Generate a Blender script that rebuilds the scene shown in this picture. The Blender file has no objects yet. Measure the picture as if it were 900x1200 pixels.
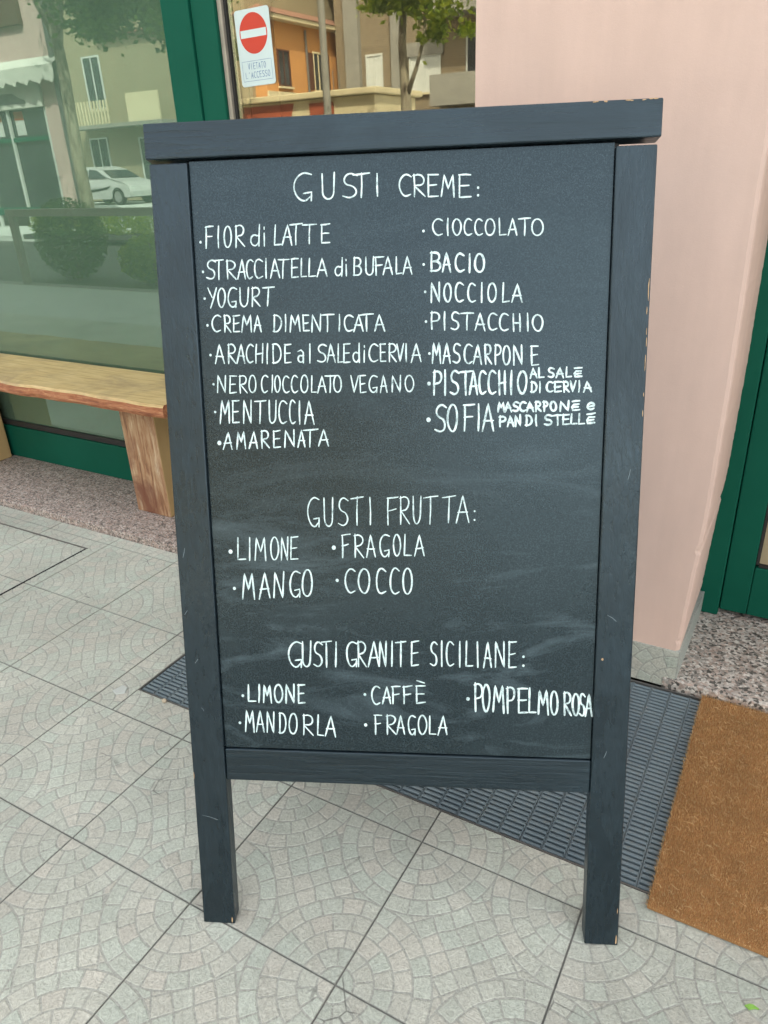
import bpy, bmesh, math, random
from mathutils import Vector, Matrix
random.seed(7)
S = bpy.context.scene
COL = S.collection
T = 0.33                      # one floor tile, metres

# ------------------------------------------------------------------ camera
cam_d = bpy.data.cameras.new("camera"); cam = bpy.data.objects.new("camera", cam_d); COL.objects.link(cam)
Rc = [[0.87129006, 0.48912475, -0.0401324], [0.17870074, -0.39235623, -0.90228745], [-0.45707732, 0.7789824, -0.42926303]]
M = Matrix(((Rc[0][0], -Rc[1][0], -Rc[2][0], 1.4957), (Rc[0][1], -Rc[1][1], -Rc[2][1], -1.2868),
            (Rc[0][2], -Rc[1][2], -Rc[2][2], 1.2661), (0, 0, 0, 1)))
cam.matrix_world = M
cam_d.sensor_fit = 'VERTICAL'; cam_d.sensor_height = 36; cam_d.lens = 867.755 / 1200 * 36
cam_d.clip_start = 0.05; cam_d.clip_end = 600
S.camera = cam
# ------------------------------------------------------------------ sky, sun, exposure
SUN_EL, SUN_AZ = math.radians(50), math.radians(35)      # the sun stands behind the shop building
w = bpy.data.worlds.new("World"); S.world = w; w.use_nodes = True
nt = w.node_tree; nt.nodes.clear()
sky = nt.nodes.new('ShaderNodeTexSky'); sky.sky_type = 'NISHITA'; sky.sun_disc = False
sky.sun_elevation = SUN_EL; sky.sun_rotation = SUN_AZ; sky.dust_density = 3.0; sky.ozone_density = 0.3
bg = nt.nodes.new('ShaderNodeBackground'); bg.inputs[1].default_value = 0.15
hs = nt.nodes.new('ShaderNodeHueSaturation'); hs.inputs['Saturation'].default_value = .25   # a hazy, nearly white sky
wb = nt.nodes.new('ShaderNodeMix'); wb.data_type = 'RGBA'; wb.blend_type = 'MULTIPLY'; wb.inputs[0].default_value = 1; wb.inputs[7].default_value = (1.0, .99, .94, 1)
wo = nt.nodes.new('ShaderNodeOutputWorld')
nt.links.new(sky.outputs[0], hs.inputs['Color']); nt.links.new(hs.outputs[0], wb.inputs[6]); nt.links.new(wb.outputs[2], bg.inputs[0]); nt.links.new(bg.outputs[0], wo.inputs[0])
sd = bpy.data.lights.new("sun", 'SUN'); sd.energy = 2.6; sd.angle = math.radians(0.5); sd.color = (1, .95, .87)
sun = bpy.data.objects.new("sun", sd); COL.objects.link(sun)
sv = Vector((math.sin(SUN_AZ) * math.cos(SUN_EL), math.cos(SUN_AZ) * math.cos(SUN_EL), math.sin(SUN_EL)))
sun.rotation_euler = sv.to_track_quat('Z', 'Y').to_euler(); sun.location = (0, 0, 30)
S.view_settings.view_transform = 'Standard'; S.view_settings.look = 'None'
S.view_settings.gamma = 1; S.view_settings.exposure = 2.38
S.render.engine = 'CYCLES'

# ------------------------------------------------------------------ helpers
def tag(o, label=None, cat=None, group=None, kind=None):
    if label: o['label'] = label
    if cat: o['category'] = cat
    if group: o['group'] = group
    if kind: o['kind'] = kind
    return o
def empty(name, loc=(0, 0, 0), rz=0, parent=None):
    o = bpy.data.objects.new(name, None); COL.objects.link(o); o.location = loc; o.rotation_euler = (0, 0, rz)
    o.empty_display_size = .1
    if parent: o.parent = parent
    return o
class MB:
    def __init__(s): s.v = []; s.f = []; s.mi = []; s.cur = 0; s.col = []; s.c = (1, 1, 1)
    def face(s, pts):
        n = len(s.v); s.v += [tuple(p) for p in pts]; s.f.append(tuple(range(n, n + len(pts)))); s.mi.append(s.cur); s.col.append(s.c)
    def mesh(s, vs, fs):
        n = len(s.v); s.v += [tuple(p) for p in vs]
        for f in fs: s.f.append(tuple(n + i for i in f)); s.mi.append(s.cur); s.col.append(s.c)
    def box(s, x0, x1, y0, y1, z0, z1, bev=0):
        if bev <= 0:
            s.mesh([(x0, y0, z0), (x1, y0, z0), (x1, y1, z0), (x0, y1, z0), (x0, y0, z1), (x1, y0, z1), (x1, y1, z1), (x0, y1, z1)],
                   [(3, 2, 1, 0), (4, 5, 6, 7), (0, 1, 5, 4), (1, 2, 6, 5), (2, 3, 7, 6), (3, 0, 4, 7)])
        else:
            bm = bmesh.new(); bmesh.ops.create_cube(bm, size=1)
            for v in bm.verts: v.co = Vector(((x0 + x1) / 2 + v.co.x * (x1 - x0), (y0 + y1) / 2 + v.co.y * (y1 - y0), (z0 + z1) / 2 + v.co.z * (z1 - z0)))
            bmesh.ops.bevel(bm, geom=bm.edges[:], offset=bev, segments=2, affect='EDGES', profile=.5)
            bm.verts.index_update(); s.mesh([v.co[:] for v in bm.verts], [[v.index for v in f.verts] for f in bm.faces]); bm.free()
    def tube(s, p0, p1, r0, r1=None, n=8, cap=True):
        r1 = r0 if r1 is None else r1
        p0 = Vector(p0); p1 = Vector(p1); d = (p1 - p0).normalized(); a = d.orthogonal().normalized(); b = d.cross(a)
        vs = []
        for p, r in ((p0, r0), (p1, r1)):
            for i in range(n):
                t = 2 * math.pi * i / n; vs.append(p + (a * math.cos(t) + b * math.sin(t)) * r)
        fs = [(i, (i + 1) % n, n + (i + 1) % n, n + i) for i in range(n)]
        if cap: fs += [tuple(range(n))[::-1], tuple(range(n, 2 * n))]
        s.mesh(vs, fs)
    def path(s, pts, rs, n=8):
        pts = [Vector(p) for p in pts]; vs = []; fs = []
        a = None
        for k, p in enumerate(pts):
            d = (pts[min(k + 1, len(pts) - 1)] - pts[max(k - 1, 0)]).normalized()
            if a is None: a = d.orthogonal().normalized()
            a = (a - d * a.dot(d)).normalized(); b = d.cross(a)
            for i in range(n):
                t = 2 * math.pi * i / n; vs.append(p + (a * math.cos(t) + b * math.sin(t)) * rs[k])
        for k in range(len(pts) - 1):
            for i in range(n): fs.append((k * n + i, k * n + (i + 1) % n, (k + 1) * n + (i + 1) % n, (k + 1) * n + i))
        fs += [tuple(range(n))[::-1], tuple((len(pts) - 1) * n + i for i in range(n))]
        s.mesh(vs, fs)
    def data(s, name, mats, smooth=False, color=False):
        me = bpy.data.meshes.new(name); me.from_pydata(s.v, [], s.f)
        for m in (mats if isinstance(mats, (list, tuple)) else [mats]): me.materials.append(m)
        me.polygons.foreach_set('material_index', s.mi)
        if smooth: me.polygons.foreach_set('use_smooth', [True] * len(s.f))
        if color:
            ca = me.color_attributes.new('tint', 'FLOAT_COLOR', 'CORNER'); arr = []
            for f, c in zip(s.f, s.col): arr += [c[0], c[1], c[2], 1.0] * len(f)
            ca.data.foreach_set('color', arr)
        me.update(); return me
    def build(s, name, mats, parent=None, smooth=False, color=False, label=None):
        me = s.data(name, mats, smooth, color)
        o = bpy.data.objects.new(name, me); COL.objects.link(o)
        if parent: o.parent = parent
        if label: o['label'] = label
        return o
def boxobj(name, m, parent, *a, bev=0, label=None):
    b = MB(); b.box(*a, bev=bev); return b.build(name, m, parent, label=label)

# ------------------------------------------------------------------ materials
def newmat(name):
    m = bpy.data.materials.new(name); m.use_nodes = True; n = m.node_tree
    return m, n, n.nodes['Principled BSDF']
def N(n, t, **k):
    x = n.nodes.new(t)
    for a, b in k.items():
        if a.startswith('i_'): x.inputs[a[2:].replace('_', ' ')].default_value = b
        else: setattr(x, a, b)
    return x
def L(n, a, b): n.links.new(a, b)
def coords(n, scale=(1, 1, 1), world=False, rot=(0, 0, 0)):
    if world: src = N(n, 'ShaderNodeNewGeometry').outputs['Position']
    else: src = N(n, 'ShaderNodeTexCoord').outputs['Object']
    mp = N(n, 'ShaderNodeMapping'); mp.inputs['Scale'].default_value = scale; mp.inputs['Rotation'].default_value = rot
    L(n, src, mp.inputs[0]); return mp.outputs[0]
def noise(n, co, scale, detail=4, rough=.55, dist=0):
    x = N(n, 'ShaderNodeTexNoise'); x.inputs['Scale'].default_value = scale; x.inputs['Detail'].default_value = detail
    x.inputs['Roughness'].default_value = rough; x.inputs['Distortion'].default_value = dist
    L(n, co, x.inputs['Vector']); return x.outputs['Fac']
def ramp(n, fac, stops):
    r = N(n, 'ShaderNodeValToRGB'); e = r.color_ramp.elements
    while len(e) < len(stops): e.new(.5)
    for k, (p, c) in enumerate(stops):
        e[k].position = p; e[k].color = (c[0], c[1], c[2], 1) if isinstance(c, (tuple, list)) else (c, c, c, 1)
    L(n, fac, r.inputs[0]); return r.outputs[0]
def mix(n, a, b, f, mode='MIX'):
    x = N(n, 'ShaderNodeMix', data_type='RGBA', blend_type=mode)
    for s, v in ((6, a), (7, b), (0, f)):
        if hasattr(v, 'links') or hasattr(v, 'is_linked'): L(n, v, x.inputs[s])
        else: x.inputs[s].default_value = (v if s == 0 else (v[0], v[1], v[2], 1))
    return x.outputs[2]
def bump(n, b, h, strength=.3, dist=.002, prev=None):
    x = N(n, 'ShaderNodeBump'); x.inputs['Strength'].default_value = strength; x.inputs['Distance'].default_value = dist
    L(n, h, x.inputs['Height'])
    if prev: L(n, prev, x.inputs['Normal'])
    if b: L(n, x.outputs[0], b.inputs['Normal'])
    return x.outputs[0]
def simple(name, c1, c2=None, scale=8, rough=.6, bs=.2, bd=.002, sc=(1, 1, 1), spec=.5, metal=0, world=False, bscale=None, detail=5):
    m, n, b = newmat(name); co = coords(n, sc, world)
    c2 = c2 or tuple(x * .8 for x in c1)
    f = noise(n, co, scale, detail); L(n, ramp(n, f, [(.3, c1), (.7, c2)]), b.inputs['Base Color'])
    b.inputs['Roughness'].default_value = rough; b.inputs['Specular IOR Level'].default_value = spec; b.inputs['Metallic'].default_value = metal
    if bs: bump(n, b, noise(n, co, bscale or scale * 3, 6), bs, bd)
    return m
MT = {}
def m_tile(name='glazed_stone_tile'):
    m, n, b = newmat(name)
    ca = N(n, 'ShaderNodeVertexColor', layer_name='tint'); wp = coords(n, (1, 1, 1), True)
    oi = N(n, 'ShaderNodeObjectInfo')
    cloud = noise(n, wp, 2.2, 5, .6); fine = noise(n, wp, 160, 3, .7)
    c = mix(n, ca.outputs[0], ramp(n, cloud, [(.3, .80), (.75, 1.1)]), 1.0, 'MULTIPLY')
    c = mix(n, c, ramp(n, fine, [(.25, .78), (.6, 1.08)]), 1.0, 'MULTIPLY')
    c = mix(n, c, ramp(n, oi.outputs['Random'], [(0, .94), (1, 1.05)]), 1.0, 'MULTIPLY')
    st = noise(n, wp, 9, 7, .7, .6); c = mix(n, c, (.20, .19, .16), ramp(n, st, [(.60, 0), (.80, .30)]))
    ve = N(n, 'ShaderNodeTexVoronoi', feature='DISTANCE_TO_EDGE'); ve.inputs['Scale'].default_value = 17; L(n, coords(n, (1, 1, 1), True, (0, 0, .5)), ve.inputs['Vector'])
    ck = mix(n, ramp(n, ve.outputs['Distance'], [(.012, 1), (.03, 0)]), ramp(n, noise(n, wp, 5.5, 3, .5), [(.62, 0), (.68, .75)]), 1, 'MULTIPLY')
    c = mix(n, c, (.13, .13, .12), ck)
    L(n, c, b.inputs['Base Color'])
    L(n, ramp(n, cloud, [(.3, .38), (.7, .58)]), b.inputs['Roughness'])
    ch = noise(n, wp, 62, 5, .72, 4.0)
    c = mix(n, c, ramp(n, ch, [(.36, .80), (.5, 1.0), (.66, 1.10)]), 1, 'MULTIPLY')
    spk = noise(n, wp, 33, 3, .55); c = mix(n, c, (.12, .12, .10), ramp(n, spk, [(.74, 0), (.78, .6)]))
    L(n, c, b.inputs['Base Color'])
    p = bump(n, None, ch, 1.0, .0032); bump(n, b, fine, .15, .0005, p)
    return m
MT['tile'] = m_tile()
MT['grout'] = simple('grout', (.11, .115, .105), (.20, .20, .18), 30, .9, .4)
MT['street_slab'] = simple('grey_street_paving', (.15, .15, .145), (.11, .11, .105), 2.5, .85, .3, world=True, bscale=60)
MT['concrete'] = simple('light_paving', (.54, .57, .54), (.48, .51, .48), 2.5, .8, .3, world=True, bscale=60)
MT['asphalt'] = simple('asphalt', (.055, .055, .055), (.075, .073, .07), 3, .9, .5, .004, world=True, bscale=120)
MT['kerb'] = simple('kerb_stone', (.36, .35, .33), (.28, .28, .27), 12, .8, .4)
def m_granite(name, tint, rough=.45, dark=.5, vs=105):
    m, n, b = newmat(name); co = coords(n, (1, 1, 1), True)
    v = N(n, 'ShaderNodeTexVoronoi', feature='F1'); v.inputs['Scale'].default_value = vs; v.inputs['Randomness'].default_value = 1
    wob = N(n, 'ShaderNodeVectorMath', operation='MULTIPLY_ADD'); nz = N(n, 'ShaderNodeTexNoise'); nz.inputs['Scale'].default_value = 120
    L(n, co, nz.inputs['Vector']); L(n, nz.outputs['Color'], wob.inputs[0]); wob.inputs[1].default_value = (.008, .008, .008); L(n, co, wob.inputs[2])
    L(n, wob.outputs[0], v.inputs['Vector'])
    sp = N(n, 'ShaderNodeSeparateColor'); L(n, v.outputs['Color'], sp.inputs[0])
    c = ramp(n, sp.outputs[0], [(0, tuple(x * .11 * (1 + 6 * (dark - .5)) for x in tint)), (.16, tuple(x * .18 * (1 + 5 * (dark - .5)) for x in tint)), (.26, tuple(x * dark for x in tint)), (.5, (tint[0] * .95, tint[1] * .78, tint[2] * .72)), (.75, tint), (1, tuple(min(1, x * 1.45) for x in tint))])
    lg = noise(n, co, 38, 5, .75); c = mix(n, c, ramp(n, lg, [(.35, .45), (.55, 1.0)]), .8, 'MULTIPLY')
    L(n, c, b.inputs['Base Color']); b.inputs['Roughness'].default_value = rough
    bump(n, b, lg, .15, .001); return m
MT['granite'] = m_granite('grey_granite', (.50, .47, .43), .45, .6, 150)
MT['granite_pink'] = m_granite('pink_granite', (.42, .365, .33), .65, .68, 190)
def m_plaster(name, c1, c2, side=None):
    m, n, b = newmat(name); co = coords(n, (1, 1, 1), True)
    big = noise(n, co, 1.8, 6, .6); st = noise(n, coords(n, (5, 5, .8), True), 2.5, 5, .6)
    c = mix(n, c1, c2, ramp(n, big, [(.3, 0), (.7, 1)])); c = mix(n, c, ramp(n, st, [(.3, .93), (.7, 1.03)]), 1, 'MULTIPLY')
    L(n, c, b.inputs['Base Color']); b.inputs['Roughness'].default_value = .82
    p = bump(n, None, noise(n, co, 6, 4), .35, .008); bump(n, b, noise(n, co, 260, 5, .7), .4, .0012, p); return m
MT['pink'] = m_plaster('pink_plaster', (.68, .50, .42), (.61, .455, .39))
MT['pink_far'] = m_plaster('pink_wall_paint', (.58, .42, .38), (.52, .37, .34))
def m_green(name='green_enamel'):
    m, n, b = newmat(name); co = coords(n, (1, 1, 1), True)
    f = noise(n, co, 3, 4); L(n, ramp(n, f, [(.3, (.006, .082, .052)), (.7, (.008, .10, .064))]), b.inputs['Base Color'])
    b.inputs['Roughness'].default_value = .4; b.inputs['Specular IOR Level'].default_value = .07; bump(n, b, noise(n, co, 90, 4), .12, .0006)
    return m
MT['green'] = m_green()
MT['seal'] = simple('black_rubber_seal', (.02, .02, .02), rough=.6)
MT['alu'] = simple('beige_metal_bead', (.42, .39, .33), rough=.4, metal=.3, scale=20)
def m_wood_black(name, axis):
    m, n, b = newmat(name)
    sc = (1, 16, 16) if axis == 'x' else (16, 16, 1)
    co = coords(n, sc); co2 = coords(n, (1, 1, 1))
    g = noise(n, co, 9, 5, .6, .25); kn = noise(n, co2, 7, 4, .6, .5)
    c = ramp(n, g, [(.25, (.003, .006, .009)), (.6, (.006, .012, .017)), (.85, (.016, .028, .036))])
    dust = noise(n, co2, 5, 7, .7, .3); c = mix(n, c, (.06, .10, .13), ramp(n, dust, [(.52, 0), (.8, .16)]))
    sc2 = noise(n, coords(n, (30, 30, 6) if axis == 'x' else (6, 30, 30)), 4, 6, .8); c = mix(n, c, (.2, .22, .22), ramp(n, sc2, [(.76, 0), (.82, .5)]))
    L(n, c, b.inputs['Base Color']); rv = mix(n, ramp(n, g, [(.3, .20), (.7, .38)]), ramp(n, noise(n, coords(n, (1, 6, 6) if axis == 'x' else (6, 6, 1)), 3, 4), [(.35, .55), (.65, 1.5)]), 1, 'MULTIPLY'); L(n, rv, b.inputs['Roughness'])
    b.inputs['Specular IOR Level'].default_value = .60; b.inputs['Specular Tint'].default_value = (.68, .88, 1, 1)
    b.inputs['Coat Weight'].default_value = .18; b.inputs['Coat Roughness'].default_value = .2; b.inputs['Coat Tint'].default_value = (.8, .95, 1, 1)
    p = bump(n, None, g, .75, .0022); bump(n, b, kn, .3, .004, p); return m
MT['bwx'] = m_wood_black('black_stained_wood_across', 'x'); MT['bwz'] = m_wood_black('black_stained_wood_upright', 'z')
def m_chalk():
    m, n, b = newmat('chalkboard_black'); co = coords(n, (1, 1, 1))
    fine = noise(n, co, 420, 2, .6); cl = noise(n, co, 3.2, 6, .6, .4)
    c = ramp(n, fine, [(.32, (.001, .003, .004)), (.5, (.006, .011, .014)), (.68, (.022, .034, .040))])
    # wiped chalk haze: broad curved smears, stronger on the lower half
    arc = noise(n, coords(n, (1.4, 1.4, 5.5), rot=(0, .25, 0)), 2.3, 7, .62, 1.6)
    sx = N(n, 'ShaderNodeSeparateXYZ'); L(n, co, sx.inputs[0])
    low = ramp(n, sx.outputs[2], [(.30, 1.0), (.62, .9), (.85, .22), (1.0, .16)])
    sm = mix(n, ramp(n, arc, [(.52, 0), (.80, .55)]), low, 1, 'MULTIPLY')
    c = mix(n, c, (.15, .205, .23), sm)
    c = mix(n, c, (.10, .14, .155), ramp(n, cl, [(.48, 0), (.8, .11)]))
    L(n, c, b.inputs['Base Color']); L(n, ramp(n, cl, [(.3, .20), (.7, .34)]), b.inputs['Roughness'])
    b.inputs['Coat Weight'].default_value = .12; b.inputs['Coat Roughness'].default_value = .2; b.inputs['Coat Tint'].default_value = (.75, .92, 1, 1)
    b.inputs['Specular IOR Level'].default_value = .62; b.inputs['Specular Tint'].default_value = (.66, .88, 1, 1)
    bump(n, b, fine, .25, .0006); return m
MT['chalkboard'] = m_chalk()
def m_marker():
    m, n, b = newmat('white_chalk_marker'); co = coords(n, (1, 1, 1))
    f = noise(n, co, 90, 4, .7); L(n, ramp(n, f, [(.25, (.42, .56, .58)), (.6, (.72, .87, .87))]), b.inputs['Base Color']); b.inputs['Roughness'].default_value = .7
    g = noise(n, co, 900, 3, .7); L(n, ramp(n, mix(n, f, g, .5), [(.36, .35), (.47, 1.0)]), b.inputs['Alpha']); return m
MT['marker'] = m_marker()
def m_bench(name, top=True):
    m, n, b = newmat(name)
    co = coords(n, (1, 12, 12) if top else (10, 10, 1)); g = noise(n, co, 7, 7, .65, .35); big = noise(n, coords(n), 5, 6, .65, .6)
    if top: c = ramp(n, g, [(.25, (.32, .20, .07)), (.5, (.54, .385, .17)), (.8, (.66, .51, .27))])
    else: c = ramp(n, g, [(.30, (.10, .04, .02)), (.43, (.34, .18, .09)), (.58, (.46, .31, .18)), (.70, (.66, .56, .42))])
    c = mix(n, c, (.26, .18, .10) if top else (.16, .055, .03), ramp(n, big, [(.46, 0), (.66, .55 if top else .9)]))
    L(n, c, b.inputs['Base Color']); b.inputs['Roughness'].default_value = .6
    bump(n, b, g, .5, .003); return m
MT['bench_top'] = m_bench('oiled_plank_wood'); MT['bench_leg'] = m_bench('weathered_wood_block', False)
def m_edge():
    m, n, b = newmat('bark_red_plank_edge'); co = coords(n, (1, 9, 9)); g = noise(n, co, 12, 7, .7, .8)
    L(n, ramp(n, g, [(.28, (.12, .035, .018)), (.5, (.36, .13, .055)), (.75, (.56, .32, .16))]), b.inputs['Base Color'])
    b.inputs['Roughness'].default_value = .7; bump(n, b, g, .7, .005); return m
MT['bench_edge'] = m_edge()
MT['bench_side'] = simple('pale_leg_side_wood', (.55, .38, .18), (.42, .27, .12), 9, .6, .3, sc=(1, 1, .15))
def m_grate():
    m, n, b = newmat('blue_grey_rubber'); co = coords(n, (1, 1, 1), True)
    f = noise(n, co, 6, 6, .65); c = ramp(n, f, [(.3, (.105, .145, .17)), (.7, (.18, .225, .245))])
    d = noise(n, co, 14, 7, .75, .4); c = mix(n, c, (.42, .43, .40), ramp(n, d, [(.64, 0), (.76, .75)]))
    d2 = noise(n, co, 70, 4, .7); c = mix(n, c, (.16, .15, .12), ramp(n, d2, [(.5, 0), (.75, .5)]))
    L(n, c, b.inputs['Base Color']); b.inputs['Roughness'].default_value = .45; bump(n, b, d2, .3, .001); return m
MT['rubber'] = m_grate()
MT['well'] = simple('black_recess', (.012, .013, .014), rough=.9)
def m_glass(name, tint, refl, veil=None, wob=.0):
    m, n, _ = newmat(name); n.nodes.remove(_); out = n.nodes['Material Output']
    tr = N(n, 'ShaderNodeBsdfTransparent'); tr.inputs[0].default_value = (*tint, 1)
    gl = N(n, 'ShaderNodeBsdfGlossy'); gl.inputs['Roughness'].default_value = 0.0; gl.inputs[0].default_value = (*refl[1], 1)
    lw = N(n, 'ShaderNodeFresnel'); lw.inputs[0].default_value = 1.5
    ma = N(n, 'ShaderNodeMath', operation='MULTIPLY_ADD'); L(n, lw.outputs[0], ma.inputs[0]); ma.inputs[1].default_value = 1.5; ma.inputs[2].default_value = refl[0]; ma.use_clamp = True
    mx = N(n, 'ShaderNodeMixShader'); L(n, ma.outputs[0], mx.inputs[0]); L(n, tr.outputs[0], mx.inputs[1]); L(n, gl.outputs[0], mx.inputs[2])
    if wob:
        bp = bump(n, None, noise(n, coords(n, (1, 1, 1), True), 1.3, 2), wob, .01); L(n, bp, gl.inputs['Normal']); 
    last = mx.outputs[0]
    if veil:
        df = N(n, 'ShaderNodeBsdfDiffuse'); df.inputs[0].default_value = (*veil[1], 1)
        m2 = N(n, 'ShaderNodeMixShader')
        f = noise(n, coords(n, (1, 1, .5), True), 2, 5); L(n, ramp(n, f, [(.3, veil[0] * .8), (.7, veil[0] * 1.2)]), m2.inputs[0])
        L(n, last, m2.inputs[1]); L(n, df.outputs[0], m2.inputs[2]); last = m2.outputs[0]
    L(n, last, out.inputs[0]); return m
MT['glass_left'] = m_glass('veiled_green_glass', (.75, .85, .78), (.14, (.82, 1, .88)), (.26, (.22, .33, .25)), .02)  # a diffuse veil is mixed in for the milky look
MT['glass_right'] = m_glass('clear_window_glass', (.85, .88, .84), (.10, (.95, .90, .72)), (.05, (.2, .2, .17)), .01)
MT['glass_far'] = simple('dark_far_window', (.05, .06, .065), (.03, .035, .04), 2, .1, 0)
MT['room'] = simple('dim_interior_wall', (.07, .075, .065), (.05, .05, .045), 2, .9, 0)
MT['veil_panel'] = simple('pale_veil_panel', (.16, .20, .165), (.13, .17, .14), 2, .9, 0)
MT['kraft'] = simple('kraft_paper', (.38, .32, .20), (.34, .28, .17), 4, .8, .1)
MT['white_sticker'] = simple('white_vinyl', (.62, .74, .74), (.56, .68, .68), 5, .35, 0)
MT['red_sticker'] = simple('red_vinyl', (.62, .045, .02), (.5, .035, .018), 5, .35, 0)
MT['blue_print'] = simple('blue_print', (.10, .22, .42), (.10, .2, .38), 5, .5, 0)
def m_coir():
    m, n, b = newmat('coir_fibre'); co = coords(n, (1, 1, 1), True)
    ca = N(n, 'ShaderNodeVertexColor', layer_name='tint'); f = noise(n, co, 14, 5, .7)
    c = mix(n, ca.outputs[0], ramp(n, f, [(.3, .8), (.7, 1.15)]), 1, 'MULTIPLY'); L(n, c, b.inputs['Base Color'])
    b.inputs['Roughness'].default_value = .8
    tl = N(n, 'ShaderNodeBsdfTranslucent'); L(n, c, tl.inputs[0]); mx = N(n, 'ShaderNodeMixShader'); mx.inputs[0].default_value = .4
    L(n, b.outputs[0], mx.inputs[1]); L(n, tl.outputs[0], mx.inputs[2]); L(n, mx.outputs[0], n.nodes['Material Output'].inputs[0]); return m
MT['coir'] = m_coir(); MT['coir_base'] = simple('coir_backing', (.34, .17, .06), (.26, .13, .045), 60, .9, .6)
MT['rail'] = simple('grey_rail_paint', (.40, .37, .33), (.34, .31, .28), 6, .6, .1)
MT['steel'] = simple('dull_steel', (.22, .21, .2), (.16, .16, .15), 10, .45, .1, metal=.5)
MT['white'] = simple('white_car_paint', (.50, .51, .50), (.45, .46, .45), 2, .25, 0)
MT['black'] = simple('black_plastic', (.02, .02, .02), rough=.5)
MT['rim'] = simple('alloy', (.45, .45, .45), rough=.35, metal=.6)
MT['bark'] = simple('plane_tree_bark', (.42, .38, .28), (.16, .13, .09), 14, .85, .5, .01, sc=(1, 1, .3))
def m_leaf(name, a, b_):
    m, n, b = newmat(name); ca = N(n, 'ShaderNodeVertexColor', layer_name='tint'); sp = N(n, 'ShaderNodeSeparateColor'); L(n, ca.outputs[0], sp.inputs[0])
    L(n, ramp(n, sp.outputs[0], [(0, a), (1, b_)]), b.inputs['Base Color']); b.inputs['Roughness'].default_value = .5
    out = n.nodes['Material Output']; tl = N(n, 'ShaderNodeBsdfTranslucent'); L(n, ramp(n, sp.outputs[0], [(0, tuple(x * 1.5 for x in a)), (1, (b_[0] * 2.2, b_[1] * 2, b_[2]))]), tl.inputs[0])
    mx = N(n, 'ShaderNodeMixShader'); mx.inputs[0].default_value = .35; L(n, b.outputs[0], mx.inputs[1]); L(n, tl.outputs[0], mx.inputs[2]); L(n, mx.outputs[0], out.inputs[0]); return m
MT['leaf'] = m_leaf('green_leaves', (.04, .09, .02), (.12, .20, .04)); MT['leaf_y'] = m_leaf('yellow_green_leaves', (.14, .22, .03), (.34, .42, .06))
MT['orange'] = m_plaster('ochre_orange_plaster', (.58, .28, .09), (.50, .24, .085)); MT['beige'] = m_plaster('tan_plaster', (.30, .25, .16), (.26, .22, .14))
def m_brick():
    m, n, b = newmat('yellow_brick'); br = N(n, 'ShaderNodeTexBrick'); L(n, coords(n, (1, 1, 1), rot=(math.radians(90), 0, 0)), br.inputs['Vector'])
    br.inputs['Scale'].default_value = 3; br.inputs['Color1'].default_value = (.22, .165, .10, 1); br.inputs['Color2'].default_value = (.17, .125, .075, 1); br.inputs['Mortar'].default_value = (.30, .27, .22, 1)
    L(n, br.outputs[0], b.inputs['Base Color']); b.inputs['Roughness'].default_value = .9; return m
MT['brick'] = m_brick()
MT['roof'] = simple('clay_roof', (.30, .15, .10), (.22, .12, .09), 6, .9, .4, .02)
MT['cream'] = simple('cream_paint', (.62, .54, .36), (.58, .5, .33), 2, .6, 0)
MT['pale'] = simple('pale_shutter', (.58, .60, .58), (.5, .52, .5), 2, .6, 0)
MT['greyc'] = simple('grey_concrete', (.27, .26, .23), (.22, .21, .19), 3, .8, .2)
MT['awning'] = simple('white_awning_cloth', (.62, .62, .56), (.55, .55, .5), 3, .8, 0)
MT['redp'] = simple('red_brown_panel', (.36, .09, .045), (.32, .08, .04), 3, .5, 0)
MT['brown'] = simple('brown_panel', (.10, .04, .025), rough=.6)
MT['chip'] = simple('bare_chipped_wood', (.55, .38, .22), (.42, .28, .16), 40, .8, .3)
MT['peb'] = simple('beige_pebble', (.55, .46, .34), (.48, .40, .3), 40, .8, .3)
MT['bright_leaf'] = simple('fresh_green', (.22, .45, .08), (.2, .4, .07), 20, .6, 0)
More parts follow.
